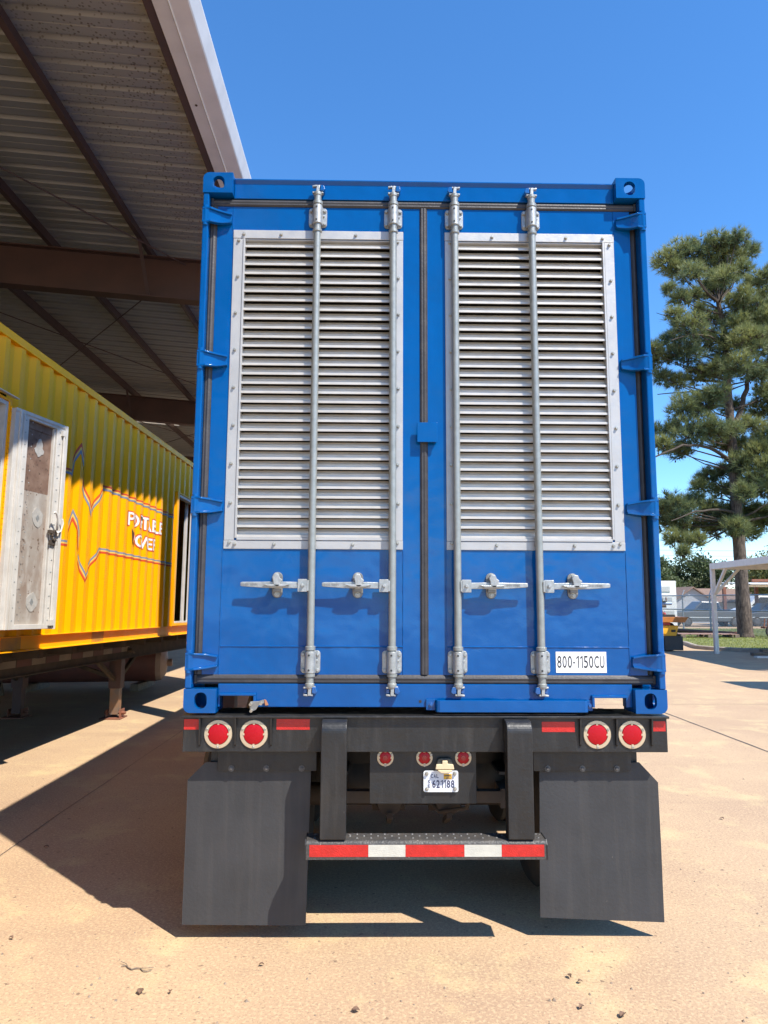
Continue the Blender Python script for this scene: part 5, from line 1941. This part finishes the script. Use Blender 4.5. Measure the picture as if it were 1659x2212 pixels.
# houses beyond
def house(label, x, y, w, d, eave, ridge, base_, gable=None):
    t = thing('house', label, 'house', (x, y, base_), group='houses far beyond the fence')
    MB().box(x - w / 2, x + w / 2, y, y + d, base_, eave).build('wall', M_SIDING, t)
    e = 0.5
    x0, x1, y0, y1 = x - w / 2 - e, x + w / 2 + e, y - e, y + d + e
    ym = (y0 + y1) / 2
    k = d * 0.42
    rv_ = [(x0, y0, eave), (x1, y0, eave), (x1, y1, eave), (x0, y1, eave), (x0 + k, ym, ridge), (x1 - k, ym, ridge)]
    MB().add(rv_, [(0, 1, 5, 4), (1, 2, 5), (2, 3, 4, 5), (3, 0, 4), (3, 2, 1, 0)]).build('roof', M_SHINGLE, t)
    MB().box(x0, x1, y0 - 0.06, y0 - 0.005, eave - 0.14, eave + 0.02).build('fascia', pbr('dark_fascia', (0.10, 0.09, 0.08), 0.7), t)
    for k in range(4):
        wx = x - w / 2 + w * (k + 0.5) / 4
        wd = MB().box(wx - 0.55, wx + 0.55, y - 0.04, y - 0.002, base_ + 1.0, base_ + 2.3).build('window', M_WSTEEL, t)
        MB().box(wx - 0.48, wx + 0.48, y - 0.055, y - 0.041, base_ + 1.08, base_ + 2.22).build('pane', M_GLASS, wd)
    if gable:
        gx, gw, gh = gable
        gy = y - 2.5
        MB().add([(gx - gw / 2, gy, base_), (gx + gw / 2, gy, base_), (gx + gw / 2, gy, eave), (gx, gy, eave + gh), (gx - gw / 2, gy, eave), (gx - gw / 2, gy + 3, base_), (gx + gw / 2, gy + 3, base_),
                  (gx + gw / 2, gy + 3, eave), (gx, gy + 3, eave + gh), (gx - gw / 2, gy + 3, eave)],
                 [(0, 1, 2, 3, 4), (9, 8, 7, 6, 5), (1, 6, 7, 2), (5, 0, 4, 9)]).build('wall', M_SIDING, t)
        o_ = 0.35
        a = gh / (gw / 2)
        MB().add([(gx - gw / 2 - o_, gy - .4, eave - a * o_), (gx, gy - .4, eave + gh + .02), (gx + gw / 2 + o_, gy - .4, eave - a * o_), (gx - gw / 2 - o_, gy + 6, eave - a * o_), (gx, gy + 6, eave + gh + .02), (gx + gw / 2 + o_, gy + 6, eave - a * o_),
                  (gx - gw / 2 - o_, gy - .4, eave - a * o_ + .15), (gx, gy - .4, eave + gh + .17), (gx + gw / 2 + o_, gy - .4, eave - a * o_ + .15), (gx - gw / 2 - o_, gy + 6, eave - a * o_ + .15), (gx, gy + 6, eave + gh + .17), (gx + gw / 2 + o_, gy + 6, eave - a * o_ + .15)],
                 [(0, 3, 4, 1), (1, 4, 5, 2), (6, 7, 10, 9), (7, 8, 11, 10), (0, 1, 7, 6), (1, 2, 8, 7)]).build('roof', M_SHINGLE, t)
    return t


house('brown shingled house with a pale front gable, left of the pine trunk', 45, 88, 17, 9, 1.72, 3.55, -1.5, gable=(40.0, 5.2, 1.75))
house('brown shingled house seen right of the pine trunk behind the van', 66, 92, 18, 10, 1.8, 4.2, -1.5)

# ------------------------------------------------------------------ TREES
def pix(px, py_, dist_y):
    """a point at world y = dist_y in the direction of pixel (px, py_) of the 1659 px wide view"""
    v = rt * ((px - 829.5) / 1534) + up * (-(py_ - 1106) / 1534) + fw
    return CAM + v * ((dist_y - CAM.y) / v.y)


PY_ = 28.5
pine = thing('pine_tree', 'tall pine with long needles and ragged crown on the lawn', 'tree', (16.65, PY_, 0.1))
tb = MB()
trk = [(1612, 1385, 0.40), (1610, 1368, 0.345), (1605, 1300, 0.30), (1601, 1240, 0.28), (1597, 1181, 0.265), (1590, 1090, 0.24), (1585, 1003, 0.22), (1579, 930, 0.20), (1573, 850, 0.165), (1567, 760, 0.14),
       (1562, 697, 0.115), (1551, 652, 0.10)]
pts, rs = [], []
for i in range(len(trk) - 1):
    for k in range(4):
        t = k / 4
        pts.append(pix(trk[i][0] + (trk[i + 1][0] - trk[i][0]) * t, trk[i][1] + (trk[i + 1][1] - trk[i][1]) * t, PY_))
        rs.append((trk[i][2] + (trk[i + 1][2] - trk[i][2]) * t) * (1 + random.uniform(-.04, .04)))
pts.append(pix(1551, 652, PY_))
rs.append(0.10)
pts[0].z = 0.08
tb.tube(pts, rs, 14)
tb.build('trunk', M_BARK, pine, smooth=True)


def limb(b, pl, r0_, r1_, n=7):
    P_ = [Vector(p) for p in pl]
    out, rr = [], []
    m = len(P_) - 1
    for i in range(m):
        for k in range(3):
            t = k / 3
            q = P_[i].lerp(P_[i + 1], t)
            q += Vector((random.uniform(-1, 1), random.uniform(-1, 1), random.uniform(-1, 1))) * 0.03
            out.append(q)
            rr.append(r0_ + (r1_ - r0_) * (i + t) / m)
    out.append(P_[-1])
    rr.append(r1_)
    b.tube(out, rr, n)


lb_ = MB()
big = [([(1551, 652, 0), (1530, 635, -.2), (1512, 612, -.5), (1495, 585, -.8)], .085, .03), ([(1551, 652, 0), (1562, 625, .2), (1569, 593, .3), (1572, 555, .2)], .075, .03),
       ([(1580, 935, 0), (1600, 890, .3), (1612, 840, .5), (1618, 800, .6), (1640, 770, .9), (1662, 745, 1.2)], .15, .05), ([(1588, 1010, 0), (1556, 978, -.6), (1519, 963, -1.2), (1476, 961, -1.7), (1415, 987, -2.2)], .10, .035),
       ([(1592, 1030, 0), (1615, 1003, .3), (1640, 965, .8), (1668, 925, 1.3)], .13, .06), ([(1571, 830, 0), (1540, 822, .6), (1480, 820, 1.2), (1425, 806, 1.6), (1400, 790, 1.8)], .07, .02),
       ([(1572, 845, 0), (1500, 845, .8), (1420, 852, 1.4)], .06, .02), ([(1566, 745, 0), (1530, 725, -.8), (1490, 722, -1.4), (1450, 735, -1.8)], .06, .02), ([(1560, 700, 0), (1510, 700, .5), (1465, 690, .8), (1418, 676, 1.2)], .05, .012),
       ([(1594, 1110, 0), (1550, 1100, -.9), (1500, 1105, -1.7), (1450, 1125, -2.2)], .07, .02), ([(1594, 1120, 0), (1630, 1105, -.5), (1670, 1080, -.9)], .06, .02), ([(1583, 960, 0), (1545, 930, .9), (1500, 925, 1.6), (1445, 925, 2)], .07, .02),
       ([(1562, 690, 0), (1600, 672, .5), (1650, 655, .9)], .06, .02), ([(1556, 668, 0), (1530, 655, .7), (1490, 640, 1.1), (1440, 622, 1.3)], .045, .012)]
for pl_, r0_, r1_ in big:
    limb(lb_, [pix(p[0], p[1], PY_ + p[2]) for p in pl_], r0_, r1_)
clumps = [(1475, 545, 35), (1440, 565, 27), (1510, 538, 30), (1555, 525, 28), (1590, 518, 25), (1615, 545, 22), (1570, 555, 35), (1530, 572, 34), (1600, 585, 24), (1495, 590, 25), (1455, 585, 20), (1550, 600, 24),
          (1445, 625, 14), (1470, 645, 20), (1622, 610, 13), (1655, 640, 34), (1640, 672, 30), (1592, 660, 22), (1460, 682, 18), (1510, 672, 16), (1490, 710, 33), (1450, 738, 28), (1428, 772, 24), (1520, 740, 38), (1570, 742, 36),
          (1620, 738, 38), (1655, 742, 34), (1480, 765, 34), (1430, 815, 16), (1462, 825, 20), (1505, 812, 28), (1550, 800, 38), (1600, 790, 33), (1635, 812, 16), (1480, 880, 34), (1520, 872, 38), (1548, 850, 22), (1640, 885, 34),
          (1617, 920, 22), (1500, 930, 43), (1450, 928, 25), (1540, 930, 28), (1560, 960, 18), (1430, 960, 20), (1470, 975, 24), (1600, 1000, 28), (1640, 985, 30), (1530, 1030, 22), (1560, 1018, 18), (1632, 1035, 25), (1652, 1060, 30),
          (1600, 1062, 28), (1512, 1052, 18), (1500, 1080, 20), (1445, 1085, 24), (1470, 1102, 28), (1530, 1100, 28), (1560, 1108, 28), (1600, 1112, 34), (1640, 1110, 30), (1450, 1130, 28), (1490, 1140, 34), (1540, 1140, 28),
          (1622, 1150, 22), (1458, 1162, 18), (1500, 1168, 18), (1435, 1108, 18), (1475, 1192, 10), (1720, 560, 25), (1700, 660, 40), (1740, 720, 45), (1700, 760, 40), (1690, 840, 35), (1750, 870, 45), (1700, 940, 40), (1760, 980, 45),
          (1700, 1040, 40), (1690, 1100, 40), (1750, 1080, 40), (1800, 900, 30), (1405, 760, 22), (1400, 935, 24), (1400, 1090, 24), (1395, 800, 20)]
clumps += [(1650, 600, 25), (1660, 690, 30), (1650, 800, 30), (1655, 850, 28), (1620, 700, 26), (1590, 700, 26), (1540, 690, 26), (1655, 940, 28), (1600, 960, 24), (1580, 880, 22),
           (1655, 1010, 26), (1560, 1060, 22), (1590, 1140, 24), (1655, 1130, 24), (1500, 640, 20), (1535, 625, 22), (1605, 640, 22)]
clumps += [(int(rng.uniform(1525, 1645)), int(rng.uniform(600, 1140)), 20) for _ in range(8)]
nv, nf, ntint, cones = [], [], [], []
PXM = (PY_ - CAM.y) / 1534.0
trunk_path = [(t[0], t[1]) for t in trk]


def trunk_x(py_):
    for i in range(len(trk) - 1):
        if trk[i][1] >= py_ >= trk[i + 1][1]:
            t = (trk[i][1] - py_) / (trk[i][1] - trk[i + 1][1])
            return trk[i][0] + t * (trk[i + 1][0] - trk[i][0])
    return 1551


for cx_, cy_, cr_ in clumps:
    dpt = rng.uniform(-1, 1) * (0.5 + 1.4 * (1 - abs(cx_ - 1575) / 240.0 if abs(cx_ - 1575) < 240 else 0))
    R_ = cr_ * PXM
    C_ = pix(cx_, cy_, PY_ + dpt)
    jy = min(cy_ + abs(cx_ - trunk_x(cy_)) * 0.25 + 15, 1130)
    if jy < 660:
        jx, jy = 1553, 655
    else:
        jx = trunk_x(jy)
    st_ = pix(jx, jy, PY_)
    mid = st_.lerp(C_, 0.55) + Vector((0, 0, -0.15))
    limb(lb_, [st_, mid, C_], 0.045, 0.012, 5)
    ctint = rng.uniform(-0.25, 0.25)
    nt_ = int(40 + 128 * (cr_ / 35.0) ** 2)
    for _ in range(nt_):
        d = rng.normal(0, 1, 3)
        d /= np.linalg.norm(d)
        rad = R_ * rng.uniform(0.2, 1.32) ** 0.8
        T = np.array(C_) + d * rad * np.array([1.0, 1.0, 0.72])
        if rng.uniform() < 0.13:
            cones.append(T - np.array([0, 0, 0.08]))
        ax = d * 0.6 + np.array([0, 0, 0.55]) + rng.normal(0, 0.25, 3)
        ax /= np.linalg.norm(ax)
        if rng.uniform() < 0.5:
            k0 = np.array(C_) + (T - np.array(C_)) * 0.4
            lb_.tube([Vector(k0), Vector(T)], [0.016, 0.008], 3, caps=False)
        ti0 = 0.5 + ctint + 0.25 * d[2] + rng.normal(0, 0.13)  # tuft tops tinted paler, as if sunlit
        for _n in range(20):
            e = ax + rng.normal(0, 0.50, 3)
            e /= np.linalg.norm(e)
            ln = rng.uniform(0.24, 0.42)
            sd_ = np.cross(e, rng.normal(0, 1, 3))
            sd_ /= np.linalg.norm(sd_)
            i = len(nv)
            nv += [T - sd_ * 0.0125, T + sd_ * 0.0125, T + e * ln]
            nf.append((i, i + 1, i + 2))
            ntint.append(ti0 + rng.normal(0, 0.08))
lb_.build('branches', M_TWIGB, pine, smooth=True)
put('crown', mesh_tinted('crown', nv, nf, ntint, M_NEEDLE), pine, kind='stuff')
cn = MB()
for c in cones:
    c = Vector(c)
    cn.tube([c, c + Vector((0, 0, -0.05)), c + Vector((0, 0, -0.11))], [0.018, 0.038, 0.012], 5)
cn.build('cones', M_CONE, pine, kind='stuff')


def leafy(name, label, x, y, h, crown_r, crown_h, mat, n=5200, leaf=0.42, lobes=16, base_=-1.0, trunk_r=0.25, group='trees far beyond the fence', gap=0.0):
    t = thing(name, label, 'tree', (x, y, base_), group=group)
    cz = base_ + h - crown_h / 2
    b = MB()
    limb(b, [(x, y, base_), (x + .1, y, base_ + h * 0.35), (x - .1, y, cz)], trunk_r, trunk_r * 0.5, 9)
    vs, fs, ti = [], [], []
    lob = []
    for k in range(lobes):
        d = rng.normal(0, 1, 3)
        d /= np.linalg.norm(d)
        q = np.array([x, y, cz]) + d * np.array([crown_r, crown_r, crown_h / 2]) * rng.uniform(0.35, 0.85)
        lob.append((q, rng.uniform(0.28, 0.48) * min(crown_r, crown_h / 2), rng.uniform(-.2, .2)))
        limb(b, [(x, y, base_ + h * rng.uniform(0.3, 0.55)), ((x + q[0]) / 2, (y + q[1]) / 2, (cz + q[2]) / 2 - .2), tuple(q)], trunk_r * 0.35, trunk_r * 0.1, 5)
    per = int(n * 2.4) // lobes
    for q, r, tt in lob:
        for _ in range(per):
            d = rng.normal(0, 1, 3)
            d /= np.linalg.norm(d)
            p = q + d * r * rng.uniform(0.35, 1.15)
            nn_ = rng.normal(0, 1, 3)
            nn_ /= np.linalg.norm(nn_)
            a = np.cross(nn_, rng.normal(0, 1, 3))
            a /= np.linalg.norm(a)
            c = np.cross(nn_, a)
            L_ = leaf * rng.uniform(0.5, 1.1)
            i = len(vs)
            vs += [p - a * L_ * .5, p + c * L_ * .32, p + a * L_ * .5, p - c * L_ * .32]
            fs.append((i, i + 1, i + 2, i + 3))
            ti.append(0.45 + tt + 0.28 * d[2] + rng.normal(0, 0.12))  # lobe tops tinted paler, light put into the leaf colour
    b.build('trunk', M_TWIGB, t, smooth=True)
    put('crown', mesh_tinted('crown', vs, fs, ti, mat), t, kind='stuff')
    return t


leafy('broadleaf_tree', 'dark green broad tree far behind the white cabinet', 38.0, 94, 9.4, 4.6, 7.8, M_LEAF, base_=-1.5, n=5000)
leafy('broadleaf_tree', 'tall dark green tree behind the left end of the gabled house', 42.3, 97, 10.4, 4.4, 8.6, M_LEAF, base_=-1.5, n=5400)
leafy('broadleaf_tree', 'dark green tree with its edge against the gap of sky left of the pine trunk', 47.3, 97, 9.8, 3.9, 8.0, M_LEAF, base_=-1.5, n=5200)
leafy('bushy_tree', 'olive green bushy tree just behind the gabled house roof', 45.8, 99, 8.3, 5.0, 7.0, M_LEAF2, base_=-1.5, n=5600, leaf=0.36)
leafy('bushy_tree', 'olive green bushy tree partly hidden by the container edge', 40.5, 101, 7.6, 5.0, 6.4, M_LEAF2, base_=-1.5, n=4600, leaf=0.36)
leafy('pale_tree', 'yellow green tree standing right of the pine trunk', 46.5, 78, 10.6, 3.8, 7.4, M_LEAF3, base_=-1.4, n=5200, leaf=0.34, lobes=20)
leafy('pale_tree', 'yellow green tree low behind the white canopy', 50.5, 86, 8.4, 4.5, 6.4, M_LEAF3, base_=-1.4, n=4200, leaf=0.36)
leafy('broadleaf_tree', 'dark green tree at the edge of view behind the rust steel frame', 60, 100, 9.5, 6.5, 8.0, M_LEAF, base_=-1.5, n=5600)

# far wood along the horizon, one mass of leaves
vs, fs, ti = [], [], []
for xa, xb, n_ in ((-130, 33, 9000), (66, 190, 7000)):
    lobes_ = [(rng.uniform(xa, xb), rng.uniform(104, 122), rng.uniform(1.5, 6.0), rng.uniform(2.0, 3.6), rng.uniform(-.2, .2)) for _ in range(n_ // 70)]
    for lx, ly, lz, lr, tt in lobes_:
        for _ in range(70):
            d = rng.normal(0, 1, 3)
            d /= np.linalg.norm(d)
            q = np.array([lx, ly, lz]) + d * lr * rng.uniform(0.4, 1.15) * np.array([1.2, 1, 0.9])
            q[2] = max(q[2], -1.4)
            a = rng.normal(0, 1, 3)
            a /= np.linalg.norm(a)
            c = np.cross(a, rng.normal(0, 1, 3))
            c /= np.linalg.norm(c)
            L_ = rng.uniform(0.4, 0.95)
            i = len(vs)
            vs += [q - a * L_ * .5, q + c * L_ * .35, q + a * L_ * .5, q - c * L_ * .35]
            fs.append((i, i + 1, i + 2, i + 3))
            ti.append(0.45 + tt + 0.28 * d[2] + rng.normal(0, 0.12))  # upper leaves tinted paler, light from above put into the colour
o = put('distant_wood', mesh_tinted('distant_wood', vs, fs, ti, M_LEAF))
o['kind'] = 'stuff'
o['label'] = 'dark green wood along the horizon'

# overhead lines between two poles
poles = []
for k, (x, y) in enumerate(((4.5, 94.0), (96.0, 91.0))):
    p = thing('utility_pole', ('wooden utility pole hidden behind the blue container', 'wooden utility pole off to the far side of the houses')[k], 'pole', (x, y, -1.5), group='utility poles')
    MB().tube([(x, y, -1.5), (x, y, 17.6)], [0.17, 0.11], 10).build('shaft', M_WOOD, p, smooth=True)
    for z in (16.9, 8.7):
        MB().box(x - 0.06, x + 0.06, y - 1.1, y + 1.1, z - 0.06, z + 0.06).build('cross_arm', M_WOOD, p)
for k, (z, dy) in enumerate(((16.6, 0.0), (8.9, -0.6), (8.2, 0.0), (7.5, 0.5))):
    pts = []
    for i in range(25):
        t = i / 24
        pts.append((4.5 + 91.5 * t, 94 - 3 * t + dy, z + 0.15 - 1.1 * 4 * t * (1 - t) + 0.7))
    o = MB().tube(pts, 0.018, 5).build('power_line', M_CABLE)
    tag(o, ('highest overhead wire, alone in the blue sky', 'upper wire of the three low overhead wires', 'middle wire of the three low overhead wires', 'lowest overhead wire above the trees')[k], 'wire', 'overhead wires')

# ------------------------------------------------------------------ LITTER ON THE SLAB
def ground_at(px, py_):
    v = rt * ((px - 829.5) / 1534) + up * (-(py_ - 1106) / 1534) + fw
    return CAM + v * (-CAM.z / v.z)


tw = thing('twig', 'thin dry forked twig lying on the concrete in front of the left mud flap', 'twig', ground_at(293, 2092))
p0, p1 = ground_at(262, 2090), ground_at(326, 2101)
pts = [p0.lerp(p1, t / 8) + Vector((0, 0.012 * math.sin(t * 1.7), 0.006)) for t in range(9)]
MB().tube(pts, [0.002 + 0.0012 * (4 - abs(t - 3)) / 4 for t in range(9)], 5).build('stem', M_WOOD, tw)
MB().tube([pts[2], pts[2] + Vector((-0.02, 0.03, 0.004)), pts[2] + Vector((-0.05, 0.045, 0.006))], 0.0016, 5).build('side_shoot', M_WOOD, tw)
MB().tube([pts[5], pts[5] + Vector((0.03, -0.012, 0.006)), pts[5] + Vector((0.06, 0.0, 0.004))], 0.0015, 5).build('side_shoot', M_WOOD, tw)


def leaf_at(px, py_, size, label):
    size *= 0.68
    c = ground_at(px, py_)
    a = random.uniform(0, 6.28)
    vs, fs = [], []
    n = 6
    for i in range(n + 1):
        t = i / n
        w = math.sin(math.pi * min(max(t, .04), .98)) * 0.36 * size * (1 + random.uniform(-.25, .25))
        for s_, z in ((-1, 0.006), (0, 0.002), (1, 0.007)):
            x_, y_ = (t - .5) * size, s_ * w
            vs.append((c.x + x_ * math.cos(a) - y_ * math.sin(a), c.y + x_ * math.sin(a) + y_ * math.cos(a), 0.005 + z + 0.006 * math.sin(t * 3.1)))
    for i in range(n):
        for j in range(2):
            fs.append((i * 3 + j, i * 3 + j + 1, (i + 1) * 3 + j + 1, (i + 1) * 3 + j))
    o = MB().add(vs, fs).build('dry_leaf', M_LEAFD)
    tag(o, label, 'leaf', 'dry leaves on the slab')


leaf_at(303, 2146, 0.060, 'reddish brown dry leaf on the concrete below the twig')
leaf_at(368, 2147, 0.030, 'small curled dry leaf close to the reddish brown leaf')
leaf_at(768, 2187, 0.050, 'dark dry leaf near the bottom middle of the slab')
leaf_at(1345, 2197, 0.060, 'pinkish dry leaf in the bottom right corner of the slab')
leaf_at(1230, 2113, 0.045, 'dark curled leaf on the slab below the right mud flap')
leaf_at(1253, 2125, 0.035, 'small dark leaf just beside the curled leaf below the right mud flap')
leaf_at(565, 2088, 0.035, 'small dark leaf on the slab below the left end of the bumper')
leaf_at(100, 1832, 0.05, 'dark leaf on the slab at the shade edge on the far left')
leaf_at(24, 2030, 0.04, 'small grey leaf on the slab at the left picture edge')
leaf_at(1256, 2017 + 163, 0.045, 'dark leaf on the slab under the right mud flap, nearest to the viewer')
leaf_at(1560, 1770, 0.05, 'thin dark leaf on the sunny slab right of the truck')

# grit: tiny stones, more of them close by
b = MB()
for _ in range(380):
    px, py_ = rng.uniform(-40, 1700), rng.uniform(1560, 2260)
    if rng.uniform() > 0.45 and py_ < 2000:
        continue
    c = ground_at(px, py_)
    if -1.3 < c.x < 1.3 and c.y > 0.2:
        continue
    r = abs(rng.normal(0, 0.0035)) + 0.0016
    a = rng.uniform(0, 6.28)
    q = [(c.x + r * math.cos(a + k * 1.57) * rng.uniform(.7, 1.5), c.y + r * math.sin(a + k * 1.57) * rng.uniform(.7, 1.5), 0.0005) for k in range(4)]
    b.add(q + [(c.x, c.y, r * rng.uniform(.7, 1.3))], [(0, 1, 4), (1, 2, 4), (2, 3, 4), (3, 0, 4)])
b.build('grit', M_STONE, kind='stuff')
